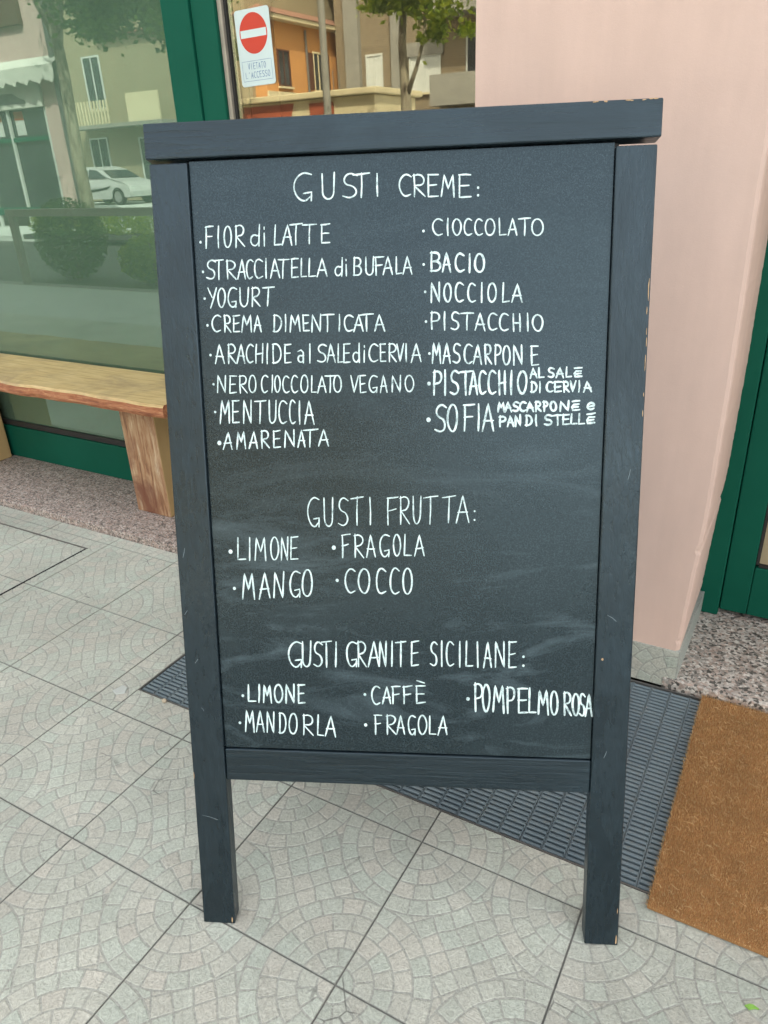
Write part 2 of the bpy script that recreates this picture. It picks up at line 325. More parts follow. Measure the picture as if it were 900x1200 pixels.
# ================================================================== PAVEMENT
def clip_half(poly, nx, ny, d):                       # keep points with n.p >= d
    out = []
    for i in range(len(poly)):
        a = poly[i]; b = poly[(i + 1) % len(poly)]; da = nx * a[0] + ny * a[1] - d; db = nx * b[0] + ny * b[1] - d
        if da >= 0: out.append(a)
        if (da >= 0) != (db >= 0):
            t = da / (da - db); out.append((a[0] + (b[0] - a[0]) * t, a[1] + (b[1] - a[1]) * t))
    return out
def clip_rect(p, r):
    for nx, ny, d in ((1, 0, r[0]), (-1, 0, -r[1]), (0, 1, r[2]), (0, -1, -r[3])):
        if len(p) < 3: return []
        p = clip_half(p, nx, ny, d)
    return p
def area(p):
    return abs(sum(p[i][0] * p[(i + 1) % len(p)][1] - p[(i + 1) % len(p)][0] * p[i][1] for i in range(len(p)))) / 2
def fan_blocks(seed):
    rnd = random.Random(seed); out = []; g = .0052
    def tint():
        k = rnd.random(); v = rnd.uniform(.95, 1.04)
        a = (.560, .548, .480); b = (.512, .562, .490)
        return tuple((a[i] * k + b[i] * (1 - k)) * v for i in range(3))
    rr = [0, .098, .2, .302, .402, .5]; cnt = [1, 3, 4, 5, 6]
    for cx, cy, a0 in ((0, 0, 0), (1, 0, 90), (1, 1, 180), (0, 1, 270)):
        for k in range(5):
            r0 = rr[k] + (g if k else 0); r1 = rr[k + 1] - g; n = cnt[k]; off = 0 if k < 1 else rnd.uniform(-.18, .18)
            cuts = [0] + [90 * (j + off * (1 if 0 < j < n else 0) + (rnd.uniform(-.08, .08))) / n for j in range(1, n)] + [90]
            for j in range(n):
                th0 = math.radians(a0 + cuts[j]); th1 = math.radians(a0 + cuts[j + 1]); rm = (r0 + r1) / 2
                e0 = 0 if j == 0 else g / rm; e1 = 0 if j == n - 1 else g / rm; m = 4
                p = [(cx + r1 * math.cos(th0 + e0 + (th1 - e1 - th0 - e0) * i / m), cy + r1 * math.sin(th0 + e0 + (th1 - e1 - th0 - e0) * i / m)) for i in range(m + 1)]
                if k: p += [(cx + r0 * math.cos(th1 - e1 - (th1 - e1 - th0 - e0) * i / m), cy + r0 * math.sin(th1 - e1 - (th1 - e1 - th0 - e0) * i / m)) for i in range(m + 1)]
                else: p += [(cx, cy)]
                out.append((p, tint()))
    pt = .107; s = math.sqrt(.5)
    jit = {}
    def J(i, j):
        if (i, j) not in jit: jit[(i, j)] = (rnd.uniform(-.007, .007), rnd.uniform(-.007, .007))
        return jit[(i, j)]
    for i in range(-5, 5):
        for j in range(-5, 5):
            q = [((a) * pt + J(a, b)[0], (b) * pt + J(a, b)[1]) for a, b in ((i, j), (i + 1, j), (i + 1, j + 1), (i, j + 1))]
            cu = sum(x[0] for x in q) / 4; cv = sum(x[1] for x in q) / 4
            q = [(u + (-g if u > cu else g), v + (-g if v > cv else g)) for u, v in q]
            p = [(.5 + (u - v) * s, .5 + (u + v) * s) for u, v in q]; c = (.5 + (cu - cv) * s, .5 + (cu + cv) * s)
            if not (-.05 < c[0] < 1.05 and -.05 < c[1] < 1.05): continue
            ok = True
            for X, Y in ((0, 0), (1, 0), (1, 1), (0, 1)):
                dx, dy = c[0] - X, c[1] - Y; dd = math.hypot(dx, dy)
                if dd < .43: ok = False; break
                nx, ny = dx / dd, dy / dd; p = clip_half(p, nx, ny, nx * X + ny * Y + .5 + g)
                if len(p) < 3: ok = False; break
            if ok and area(p) > .0007: out.append((p, tint()))
    return out
BLK = [fan_blocks(k) for k in range(3)]
def tile_mesh(kind, rect=(0, 1, 0, 1), name='floor_tile', th=.010, relief=.0007):
    mg = .0050; r = (rect[0] + mg, rect[1] - mg, rect[2] + mg, rect[3] - mg)
    b = MB(); zb = -relief; b.c = (.43, .44, .395)
    b.box(r[0] * T, r[1] * T, r[2] * T, r[3] * T, -th, zb)
    for p, c in BLK[kind]:
        p = clip_rect(p, (r[0] + .002, r[1] - .002, r[2] + .002, r[3] - .002))
        if len(p) < 3 or area(p) < .0002: continue
        cx = sum(q[0] for q in p) / len(p); cy = sum(q[1] for q in p) / len(p); n = len(p)
        top = []
        for q in p:
            dx, dy = cx - q[0], cy - q[1]; dd = math.hypot(dx, dy) + 1e-9; k = min(.0042, dd * .4) / dd; top.append((q[0] + dx * k, q[1] + dy * k))
        if sum(p[i][0] * p[(i + 1) % n][1] - p[(i + 1) % n][0] * p[i][1] for i in range(n)) < 0: p = p[::-1]; top = top[::-1]
        b.c = c
        vs = [(q[0] * T, q[1] * T, zb + .00004) for q in p] + [(q[0] * T, q[1] * T, 0) for q in top]
        b.mesh(vs, [tuple(range(n, 2 * n))] + [(i, (i + 1) % n, n + (i + 1) % n, n + i) for i in range(n)])
    return b.data(name, MT['tile'], color=True)
WX0, WX1, WY0, WY1 = .26, 7.25, -.725, 1.17           # entrance well, in tiles
HX0, HX1, HY0, HY1 = -4.62, -2.16, -1.35, .82         # manhole frame, in tiles
GF = 1.18                                             # granite front
def rects(b, lst, z):
    for x0, x1, y0, y1 in lst: b.face([(x0, y0, z), (x1, y0, z), (x1, y1, z), (x0, y1, z)])
pv = MB(); t = T; big = 14
rects(pv, [(-30, WX0 * t, -1.98, GF * t + .02), (WX0 * t, WX1 * t, -1.98, WY0 * t), (WX1 * t, 30, -1.98, GF * t + .02)], -.0032)
pave = pv.build('pavement', MT['grout']); tag(pave, kind='structure')
full = [tile_mesh(k) for k in range(3)]
def put_tile(me, x, y, rot=0):
    o = bpy.data.objects.new('floor_tile', me); COL.objects.link(o); o.parent = pave
    if rot % 4:
        dx, dy = ((0, 0), (1, 0), (1, 1), (0, 1))[rot % 4]; o.rotation_euler.z = rot * math.pi / 2; x += dx; y += dy
    o.location = (x * T, y * T, random.uniform(-.0005, .0003)); return o
for i in range(-30, 9):
    for j in range(-6, 1):
        x, y = i, j
        inside = x >= 0 and x + 1 > WX0 and y + 1 > WY0 and x < WX1
        if not inside: put_tile(random.choice(full), x, y, random.randrange(4)); continue
        if x + 1 <= WX1 and y > WY0 and x > WX0: continue
        if x < WX0: put_tile(tile_mesh(0, (0, WX0, 0, 1)), x, y)
        if y < WY0:
            x0 = max(0, WX0 - x); x1 = min(1, WX1 - x)
            put_tile(tile_mesh((i + 30) % 3, (x0, x1, 0, WY0 - y)), x, y)
        if x < WX1 < x + 1: put_tile(tile_mesh(1, (WX1 - x, 1, 0, 1)), x, y)
    rc = (0, 1, 0, GF - 1)
    if i == 0: rc = (0, WX0, 0, GF - 1)
    if 0 < i < 7: continue
    if i == 7: rc = (WX1 - 7, 1, 0, GF - 1)
    put_tile(tile_mesh((i + 30) % 3, rc), i, 1)
# outer pavement, kerb and street, seen in the window panes
pb = MB(); pb.box(-30, 30, -3.46, -1.985, -.03, -.002); tag(pb.build('outer_pavement', MT['concrete']), kind='structure')
kb = MB()
for k in range(-20, 20): kb.box(k * 1.5 + .004, (k + 1) * 1.5 - .004, -3.62, -3.465, -.14, .004, bev=.008)
tag(boxobj('planted_pavement', MT['street_slab'], None, -30, 30, -7.6, -3.625, -.2, -.012), kind='structure')
tag(kb.build('kerb', MT['kerb']), kind='structure')
gb = MB()
sx0, sx1, sy0, sy1 = WX0 * t, WX1 * t, WY0 * t, WY1 * t
rects(gb, [(-150, 150, -200, sy0), (-150, sx0, sy0, 60), (sx1, 150, sy0, 60), (sx0, sx1, sy1, 60)], -.14)
tag(gb.build('street', MT['asphalt']), kind='structure')
# opposite pavement and planting strip
tag(boxobj('far_pavement', MT['concrete'], None, -60, 30, -24, -9.2, -.2, -.02), kind='structure')

# thin steel frame round the tiled manhole cover
mh = empty('manhole_frame', ((HX0 + HX1) / 2 * T, (HY0 + HY1) / 2 * T, 0)); tag(mh, 'thin dark metal frame let into the floor tiles before the bench', 'manhole frame')
cx, cy = mh.location.x, mh.location.y; hw = (HX1 - HX0) * T / 2; hh = (HY1 - HY0) * T / 2
for s_ in (-1, 1):
    b = MB(); b.box(-hw - .004, hw + .004, s_ * hh - .0035, s_ * hh + .0035, -.006, .0012); b.build('frame_bar', MT['steel'], mh)
    b = MB(); b.box(s_ * hw - .0035, s_ * hw + .0035, -hh + .004, hh - .004, -.006, .0010); b.build('frame_bar', MT['well'], mh)

# ------------------------------------------------------------------ sunken entrance grating
eg = empty('entrance_grating', ((WX0 + WX1) / 2 * T, (WY0 + WY1) / 2 * T, -.02)); tag(eg, 'blue grey ribbed rubber entrance grating sunk in the floor behind the menu board', 'grating')
def loc(x, y, z, o=eg): return (x - o.location.x, y - o.location.y, z - o.location.z)
b = MB(); b.box(*[v for a in ((sx0 - eg.location.x, sx1 - eg.location.x), (sy0 - eg.location.y, sy1 - eg.location.y), (-.005, 0)) for v in a]); b.build('well_floor', MT['well'], eg)
b = MB(); ex, ey = (sx1 - sx0) / 2, (sy1 - sy0) / 2
b.box(-ex, ex, -ey, -ey + .003, 0, .0195); b.box(-ex, ex, ey - .003, ey, 0, .0195); b.box(-ex, -ex + .003, -ey + .003, ey - .003, 0, .0195); b.box(ex - .003, ex, -ey + .003, ey - .003, 0, .0195)
b.build('well_frame', MT['steel'], eg)
pitch = .1415 * T; wdt = pitch - .0045; ln = 2 * ey - .012
def strip_mesh():
    b = MB(); n = int(ln / .0128); rd = random.Random(3)
    b.box(0, wdt, 0, ln, 0, .009)
    b.box(-.0016, .0010, 0, ln, .009, .0165); b.box(wdt - .0010, wdt + .0016, 0, ln, .009, .0162)
    for k in range(n):
        y = k * ln / n + .002; h = .0185 + rd.uniform(-.0004, .0004)
        # one rounded rib
        pr = [(0, .009), (0, h - .0025), (.0018, h), (.0058, h), (.0078, h - .0025), (.0078, .009)]
        vs = [(.0012, y + p[0], p[1]) for p in pr] + [(wdt - .0012, y + p[0], p[1]) for p in pr]; m = len(pr)
        b.mesh(vs, [tuple(range(m))[::-1], tuple(range(m, 2 * m))] + [(i, m + i, m + (i + 1) % m, (i + 1) % m) for i in range(m)])
    return b.data('rubber_strip', MT['rubber'])
sm = strip_mesh(); ns = int((2 * ex - .008) / pitch)
for k in range(ns):
    o = bpy.data.objects.new('rubber_strip', sm); COL.objects.link(o); o.parent = eg
    o.location = (-ex + .006 + k * pitch, -ey + .006 + random.uniform(-.001, .001), random.uniform(-.0006, .0004))

# ================================================================== SHOP BUILDING
sb = empty('shop_building', (.5, GF * T, 0)); tag(sb, 'pink plastered shop building with green framed windows behind the menu board', 'building')
def sp(b, name, m, parent=sb, **k):
    ox, oy, oz = sb.location; par = parent
    while par is not sb: ox += par.location.x; oy += par.location.y; oz += par.location.z; par = par.parent
    b.v = [(v[0] - ox, v[1] - oy, v[2] - oz) for v in b.v]; return b.build(name, m, parent, **k)
PY = 1.2 * T; WYp = 2.34 * T; GH = .09 * T; PX0 = 2.366 * T
edge = [(.30, 4.100), (.345, 4.100), (1.0, 4.128), (1.5, 4.152), (2.4, 4.158), (3.3, 4.150), (4.2, 4.146), (7.6, 4.14)]
def ragged(n, lo, hi, rd):
    zs = [lo + (hi - lo) * i / n for i in range(n + 1)]; o = []
    for z in zs:
        for k in range(len(edge) - 1):
            if edge[k][0] <= z <= edge[k + 1][0] or k == len(edge) - 2:
                f = (z - edge[k][0]) / (edge[k + 1][0] - edge[k][0]); x = edge[k][1] + f * (edge[k + 1][1] - edge[k][1]); break
        chip = rd.random() < .03
        o.append((x + rd.uniform(-.0018, .0018) - (rd.uniform(.006, .014) if chip else 0), z))
    return o
rd = random.Random(5); eg_ = ragged(240, .345, 7.6, rd); b = MB()
rb = .018
for k in range(len(eg_) - 1):                          # front face, softened arris, reveal
    (x0, z0), (x1, z1) = eg_[k], eg_[k + 1]; z0 *= T; z1 *= T; rows = []
    for x, z in ((x0, z0), (x1, z1)):
        xx = x * T; r = rb * T * 1.6
        rows.append([(PX0, PY, z), (xx - .12, PY, z), (xx - r, PY, z), (xx - r * .3, PY + r * .3, z), (xx, PY + r, z), (4.13 * T if False else xx + .002, 2.36 * T, z)])
    for i in range(5): b.face([rows[0][i], rows[0][i + 1], rows[1][i + 1], rows[1][i]])
zt = eg_[-1][1] * T; zb_ = eg_[0][1] * T
b.face([(PX0, 2.36 * T, zb_), (PX0, PY, zb_), (PX0, PY, zt), (PX0, 2.36 * T, zt)])
b.face([(PX0, PY, zb_), (PX0, 2.36 * T, zb_), (4.09 * T, 2.36 * T, zb_), (4.09 * T, PY, zb_)])
sp(b, 'pillar', MT['pink'])
# plinth: cut floor tiles standing against the pillar, plain greenish side pieces
pl = empty('plinth', (PX0 - .5, 0, 0), parent=sb)
def up_tile(x, rect, h):
    me = tile_mesh(1, rect, 'plinth_tile', th=.012); o = bpy.data.objects.new('plinth_tile', me); COL.objects.link(o); o.parent = pl
    o.rotation_euler = (math.pi / 2, 0, 0); o.location = (x * T - sb.location.x - pl.location.x, 1.187 * T - sb.location.y, -rect[2] * T); return o
for k, (a, c) in enumerate(((2.36, 3.12), (3.12, 4.108))): up_tile(a, (0.0, c - a if c - a <= 1 else 1, .0, .352), 0)
b = MB(); b.box(PX0, 4.06 * T, 1.215 * T, 2.30 * T, 0, .343 * T); sp(b, 'plinth_core', MT['grout'], pl)
b = MB(); b.mesh([(4.082 * T, 1.20 * T, 0), (4.112 * T, 1.20 * T, 0), (4.135 * T, 2.30 * T, 0), (4.09 * T, 2.30 * T, 0), (4.078 * T, 1.20 * T, .352 * T), (4.108 * T, 1.20 * T, .352 * T), (4.139 * T, 2.30 * T, .30 * T), (4.09 * T, 2.30 * T, .30 * T)],
    [(3, 2, 1, 0), (4, 5, 6, 7), (0, 1, 5, 4), (1, 2, 6, 5), (2, 3, 7, 6), (3, 0, 4, 7)]); b.c = (.42, .45, .41)
b.col = [(.42, .45, .41)] * len(b.f); sp(b, 'side_plinth', MT['tile'], pl, color=True)
# granite under the left window and door step
def slab(name, x0, x1, y0, y1, z1, m, nosing=.004):
    b = MB(); b.box(x0 * T, x1 * T, y0 * T, y1 * T, -.02, z1 * T, bev=nosing); return sp(b, name, m, sb)
slab('granite_sill', -9, PX0 / T - .004, GF, 2.40, .09, MT['granite_pink'])
for a, c in ((4.014, 7.15),): slab('door_step', a, c, GF - .004, 2.45, .092, MT['granite'], .003)
# windows
def window(name, x0, x1, glass, posts):
    wn = empty(name, (x0 * T - sb.location.x, WYp - sb.location.y, GH), parent=sb)
    b = MB(); b.box(x0 * T, x1 * T, WYp - .004, WYp + .05, GH + .0005, .565 * T, bev=.002); sp(b, 'base_panel', MT['green'], wn)
    b = MB(); b.box(x0 * T, x1 * T, WYp + .003, WYp + .04, .565 * T + .001, .60 * T, bev=.001); b.box(x0 * T, x1 * T, WYp + .001, WYp + .03, .60 * T + .001, .645 * T); sp(b, 'glazing_seal', MT['seal'], wn)
    b = MB(); b.box(x0 * T, x1 * T, WYp + .010, WYp + .018, .645 * T + .001, 7.6 * T); sp(b, 'pane', glass, wn)
    for a, c, yy in posts:
        b = MB(); b.box(a * T, c * T, WYp - yy, WYp + .06, GH + .001, 7.6 * T, bev=.003); sp(b, 'green_post', MT['green'], wn)
    return wn
w1 = window('display_window', -9, -1.235, MT['glass_left'], ((-1.23, -.895, .030),))
w2 = window('entrance_side_window', -.535, PX0 / T - .005, MT['glass_right'], ((-.89, -.615, .022),))
b = MB(); b.box(-.612 * T, -.565 * T, WYp - .010, WYp + .03, GH + .002, 7.6 * T, bev=.001); sp(b, 'metal_bead', MT['alu'], w2)
b = MB(); b.box(-.563 * T, -.537 * T, WYp + .001, WYp + .03, GH + .002, 7.6 * T); sp(b, 'glazing_seal', MT['seal'], w2)
# glazed green door on the right
dr = empty('door', (4.13 * T - sb.location.x, 2.3 * T - sb.location.y, GH), parent=sb)
b = MB(); b.box(4.10 * T, 4.268 * T, 2.27 * T, 2.55 * T, .093 * T, 7.6 * T, bev=.003); sp(b, 'door_frame', MT['green'], dr)
b = MB(); b.box(6.9 * T, 7.1 * T, 2.27 * T, 2.55 * T, .093 * T, 7.6 * T, bev=.003); sp(b, 'door_frame', MT['green'], dr)
b = MB(); b.box(4.274 * T, 4.487 * T, 2.315 * T, 2.45 * T, .135 * T, 7.5 * T, bev=.003); sp(b, 'stile', MT['green'], dr)
b = MB(); b.box(6.7 * T, 6.894 * T, 2.315 * T, 2.45 * T, .135 * T, 7.5 * T, bev=.003); sp(b, 'stile', MT['green'], dr)
b = MB(); b.box(4.490 * T, 6.697 * T, 2.318 * T, 2.45 * T, .135 * T, .60 * T, bev=.003); sp(b, 'bottom_rail', MT['green'], dr)
b = MB(); b.box(4.490 * T, 4.512 * T, 2.335 * T, 2.40 * T, .625 * T, 7.4 * T); b.box(4.514 * T, 6.69 * T, 2.335 * T, 2.40 * T, .603 * T, .622 * T); sp(b, 'glazing_seal', MT['seal'], dr)
b = MB(); b.box(4.514 * T, 6.69 * T, 2.37 * T, 2.39 * T, .625 * T, 7.4 * T); sp(b, 'pane', MT['kraft'], dr)
b = MB(); b.box(4.1 * T, 7.15 * T, 2.46 * T, 2.50 * T, .093 * T, .135 * T); sp(b, 'dark_gap_strip', MT['seal'], dr)  # solid black strip stands in for the shade in the gap below the door
# masonry above and around, tall enough to shade the pavement
X0, X1, BY, TOP = -26, 20, 9.0, 11.4
b = MB(); b.box(X0, X1, PY + .01, BY, 7.6 * T, TOP); sp(b, 'upper_wall', MT['pink_far'])
b = MB(); b.box(X0, -9 * T, PY, BY - .02, 0, 7.6 * T - .002); sp(b, 'left_wall', MT['pink_far'])
b = MB(); b.box(7.15 * T, X1, PY, BY - .02, 0, 7.6 * T - .002); sp(b, 'right_wall', MT['pink_far'])
b = MB(); b.box(-9 * T + .01, 7.15 * T - .01, 4.8, 4.95, 0, 7.6 * T - .002); b.box(-9 * T + .01, 7.15 * T - .01, WYp + .07, 4.79, -.05, .02); sp(b, 'shop_interior', MT['room'])
b = MB(); b.box(-9 * T, -1.1 * T, WYp + .30, WYp + .31, .03, 7.6 * T - .004); sp(b, 'added_veil_panel', MT['veil_panel'])  # panel added behind the left pane to emulate its milky veil
b = MB(); b.box(4.0 * T, 4.10 * T, 2.45 * T, 4.79, .03, 7.6 * T - .004); sp(b, 'partition', MT['room'])
b = MB(); b.box(X0 - .2, X1 + .2, PY - .15, BY + .2, TOP + .002, TOP + .25); sp(b, 'roof', MT['roof'])

# no-entry sticker on the side window glass
sg = empty('no_entry_sticker', (-.275 * T, WYp + .0095, 4.795 * T)); tag(sg, 'white no entry sticker with red disc and blue words on the shop window glass', 'sign')
sg.rotation_euler = (0, math.radians(-1.2), 0)
def rrect(w_, h_, r, n=6):
    p = []
    for cx_, cz_, a in ((w_ / 2 - r, h_ / 2 - r, 0), (-w_ / 2 + r, h_ / 2 - r, 90), (-w_ / 2 + r, -h_ / 2 + r, 180), (w_ / 2 - r, -h_ / 2 + r, 270)):
        for i in range(n + 1): t_ = math.radians(a + 90 * i / n); p.append((cx_ + r * math.cos(t_), cz_ + r * math.sin(t_)))
    return p
def plate(name, pts, y0, y1, m, parent, off=(0, 0)):
    b = MB(); n = len(pts); vs = [(p[0] + off[0], y0, p[1] + off[1]) for p in pts] + [(p[0] + off[0], y1, p[1] + off[1]) for p in pts]
    b.mesh(vs, [tuple(range(n)), tuple(range(n, 2 * n))[::-1]] + [(i, n + i, n + (i + 1) % n, (i + 1) % n) for i in range(n)]); return b.build(name, m, parent)
SW, SH = .388 * T, .595 * T
plate('backing', rrect(SW, SH, .009), -.0006, 0, MT['white_sticker'], sg)
plate('red_disc', [(SW * .40 * math.cos(math.radians(5 * i)), SH * .265 * math.sin(math.radians(5 * i))) for i in range(72)], -.0009, -.0007, MT['red_sticker'], sg, (0, SH * .185))
plate('white_bar', rrect(SW * .74, SH * .10, .0008), -.0012, -.00095, MT['white_sticker'], sg, (0, SH * .185))

# ================================================================== LETTERING
def arc(cx, cy, rx, ry, a0, a1, n=10):
    return [(cx + rx * math.cos(math.radians(a0 + (a1 - a0) * i / n)), cy + ry * math.sin(math.radians(a0 + (a1 - a0) * i / n))) for i in range(n + 1)]
FONT = {
 'A': [[(0, 0), (.5, 1), (1, 0)], [(.14, .36), (.88, .36)]],
 'B': [[(.05, 0), (.05, 1)], [(.0, .98), (.35, 1.0)] + arc(.45, .76, .42, .23, 80, -90, 8) + [(.12, .52)] + arc(.48, .27, .48, .26, 85, -90, 8) + [(0, .02)]],
 'C': [[(1, .90)] + arc(.58, .5, .58, .5, 70, 290, 14) + [(1, .08)]],
 'D': [[(.08, 0), (.05, 1)], [(0, .98)] + arc(.25, .5, .75, .5, 88, -88, 14) + [(0, .02)]],
 'E': [[(.02, .98), (.98, 1.0)], [(.05, .98), (.05, .0), (1, .02)], [(.05, .5), (.85, .53)]],
 'F': [[(.0, .97), (1, 1.0)], [(.08, .97), (.08, .0)], [(.08, .52), (.82, .55)]],
 'G': [[(1, .92)] + arc(.58, .5, .58, .5, 72, 285, 14) + [(.92, .12)], [(.55, .27), (1.0, .30), (.99, .0)]],
 'H': [[(.05, 0), (.05, 1)], [(.95, 0), (.95, 1)], [(.05, .48), (.95, .5)]],
 'I': [[(.5, 0), (.5, 1)]], 'i': [[(.5, 0), (.5, .62)], [(.5, .86), (.5, .90)]], 'l': [[(.5, 0), (.5, 1)]],
 'L': [[(.1, 1), (.05, .02), (1, .04)]],
 'M': [[(0, 0), (.14, 1), (.5, .38), (.84, 1), (1, 0)]],
 'N': [[(.02, 0), (.06, 1), (.94, 0), (.96, 1)]],
 'O': [arc(.5, .5, .5, .5, 100, 460, 22)],
 'P': [[(.08, 0), (.08, 1)], [(0, .96), (.4, 1)] + arc(.5, .74, .48, .25, 75, -95, 9) + [(.08, .46)]],
 'R': [[(.08, 0), (.05, 1)], [(0, .96), (.4, 1)] + arc(.45, .75, .47, .24, 75, -95, 9) + [(.1, .48), (1, 0)]],
 'S': [[(.98, .90)] + arc(.52, .755, .46, .245, 55, 250, 10) + arc(.46, .25, .48, .25, 75, -120, 11) + [(0, .08)]],
 'T': [[(0, .97), (1, 1)], [(.5, .98), (.48, 0)]],
 'U': [[(.0, 1), (.04, .38)] + arc(.5, .32, .45, .32, 190, 350, 9) + [(.96, .38), (1, 1)]],
 'V': [[(0, 1), (.45, 0), (1, 1)]], 'Y': [[(0, 1), (.45, .52)], [(1, 1), (.35, 0)]],
 'a': [[(.05, .60), (.5, .68), (.85, .55), (.86, .0)]  , [(.86, .38)] + arc(.45, .2, .42, .19, 70, 340, 10)],
 'd': [[(.95, 1), (.92, 0)], [(.92, .50)] + arc(.45, .27, .44, .26, 60, 330, 10)],
 'e': [[(.08, .36), (.92, .45)] + arc(.5, .42, .46, .36, 15, 310, 12)],
 'Z': [[(.10, 1.0), (.98, 1.04)], [(.92, .68), (.25, .66), (.02, .38), (.15, .04), (1, .06)], [(.1, .36), (.85, .38)]],
 '.': [[(.5, .02), (.5, .06)]], ',': [[(.5, .42), (.5, .46)]], '`': [[(.0, 1.30), (1, 1.16)]], "'": [[(.5, 1), (.4, .8)]],
}
CURVY = set('BCDGOPRSUade')
class Strokes:
    """flat ribbons of marker on a plane given by fn(a, b, lift)"""
    def __init__(s, fn, lift, step): s.mb = MB(); s.fn = fn; s.l = lift; s.step = step; s.k = 0
    def stroke(s, pts, w, rd):
        P = [Vector((p[0], p[1])) for p in pts]; Q = [P[0]]
        for p in P[1:]:
            d = p - Q[-1]; m = max(1, int(d.length / .004)); a = Q[-1]
            for i in range(1, m + 1): Q.append(a + d * i / m)
        n = len(Q); z = s.l + s.step * (s.k % 9); s.k += 1; lf, rt = [], []
        ph = rd.uniform(0, 6)
        for i, p in enumerate(Q):
            d = Q[min(i + 1, n - 1)] - Q[max(i - 1, 0)]
            if d.length < 1e-7: d = Vector((0, 1))
            d.normalize(); nn = Vector((-d.y, d.x)); ww = w * .5 * (1 + .13 * math.sin(i * .55 + ph) + rd.uniform(-.06, .06))
            if i == 0: p = p - d * w * .3; ww *= .72
            if i == n - 1: p = p + d * w * .3; ww *= .72
            lf.append(p + nn * ww); rt.append(p - nn * ww)
        for i in range(n - 1): s.mb.face([s.fn(*rt[i], z), s.fn(*rt[i + 1], z), s.fn(*lf[i + 1], z), s.fn(*lf[i], z)])
        for e, sg_ in ((0, -1), (n - 1, 1)):
            d = (Q[min(e + 1, n - 1)] - Q[max(e - 1, 0)]); d = d.normalized() if d.length > 1e-7 else Vector((0, 1))
            c = Q[e] + d * sg_ * w * .3; r = w * .36; a0 = math.atan2(d.y * sg_, d.x * sg_)
            s.mb.face([s.fn(c.x + r * math.cos(a0 - 1.57 + 3.14 * i / 6), c.y + r * math.sin(a0 - 1.57 + 3.14 * i / 6), z + s.step * .3) for i in range(7)])
    def dot(s, x, y, r):
        s.mb.face([s.fn(x + r * math.cos(i * .628), y + r * math.sin(i * .628) * 1.1, s.l) for i in range(10)])
    def glyph(s, ch, bl, br, tl, w, rd):
        bl, br, tl = Vector(bl), Vector(br), Vector(tl); ax = br - bl; ay = tl - bl
        if ch not in 'Ii.,l`': bl = bl + ax * .06; ax = ax * .87
        for st in FONT[ch]:
            pts = []; j = .018 if ch in CURVY else .03
            for i, (u, v) in enumerate(st):
                if ch in CURVY: du = math.sin(i * .7 + s.k) * j; dv = math.cos(i * .6 + s.k * 2) * j * .6
                else: du = rd.uniform(-j, j); dv = rd.uniform(-j, j) * .7
                p = bl + ax * (u + du) + ay * (v + dv); pts.append((p.x, p.y))
            if len(st) == 2 and ch not in '.,i':         # a long stroke is never dead straight
                m = ((pts[0][0] + pts[1][0]) / 2 + rd.uniform(-.0007, .0007), (pts[0][1] + pts[1][1]) / 2 + rd.uniform(-.0005, .0005)); pts = [pts[0], m, pts[1]]
            s.stroke(pts, w, rd)
# printed words of the sticker
stk = Strokes(lambda a, b_, z: (a, -z, b_), .00085, .00001); rdl = random.Random(2)
for word, z0, h, wd in (('VIETATO', -.275, .080, .54), ('L\'ACCESSO', -.392, .080, .74)):
    n = len(word); cw = SW * wd / n
    for i, ch in enumerate(word):
        x = -SW * wd / 2 + i * cw
        stk.glyph(ch, (x + cw * (.35 if ch == 'I' else .1), SH * z0), (x + cw * (.5 if ch == 'I' else .86), SH * z0), (x + cw * (.35 if ch == 'I' else .1), SH * (z0 + h)), .0016, rdl)
stk.mb.build('printed_words', MT['blue_print'], sg)
bx = Strokes(lambda a, b_, z: (a, -z, b_), .0008, .00001); fw, f0, f1 = SW * .43, SH * -.43, SH * -.167
for p in (((-fw, f0), (fw, f0)), ((-fw, f1), (fw, f1)), ((-fw, f0), (-fw, f1)), ((fw, f0), (fw, f1))): bx.stroke(p, .0009, rdl)
bx.mb.build('printed_border', MT['blue_print'], sg)
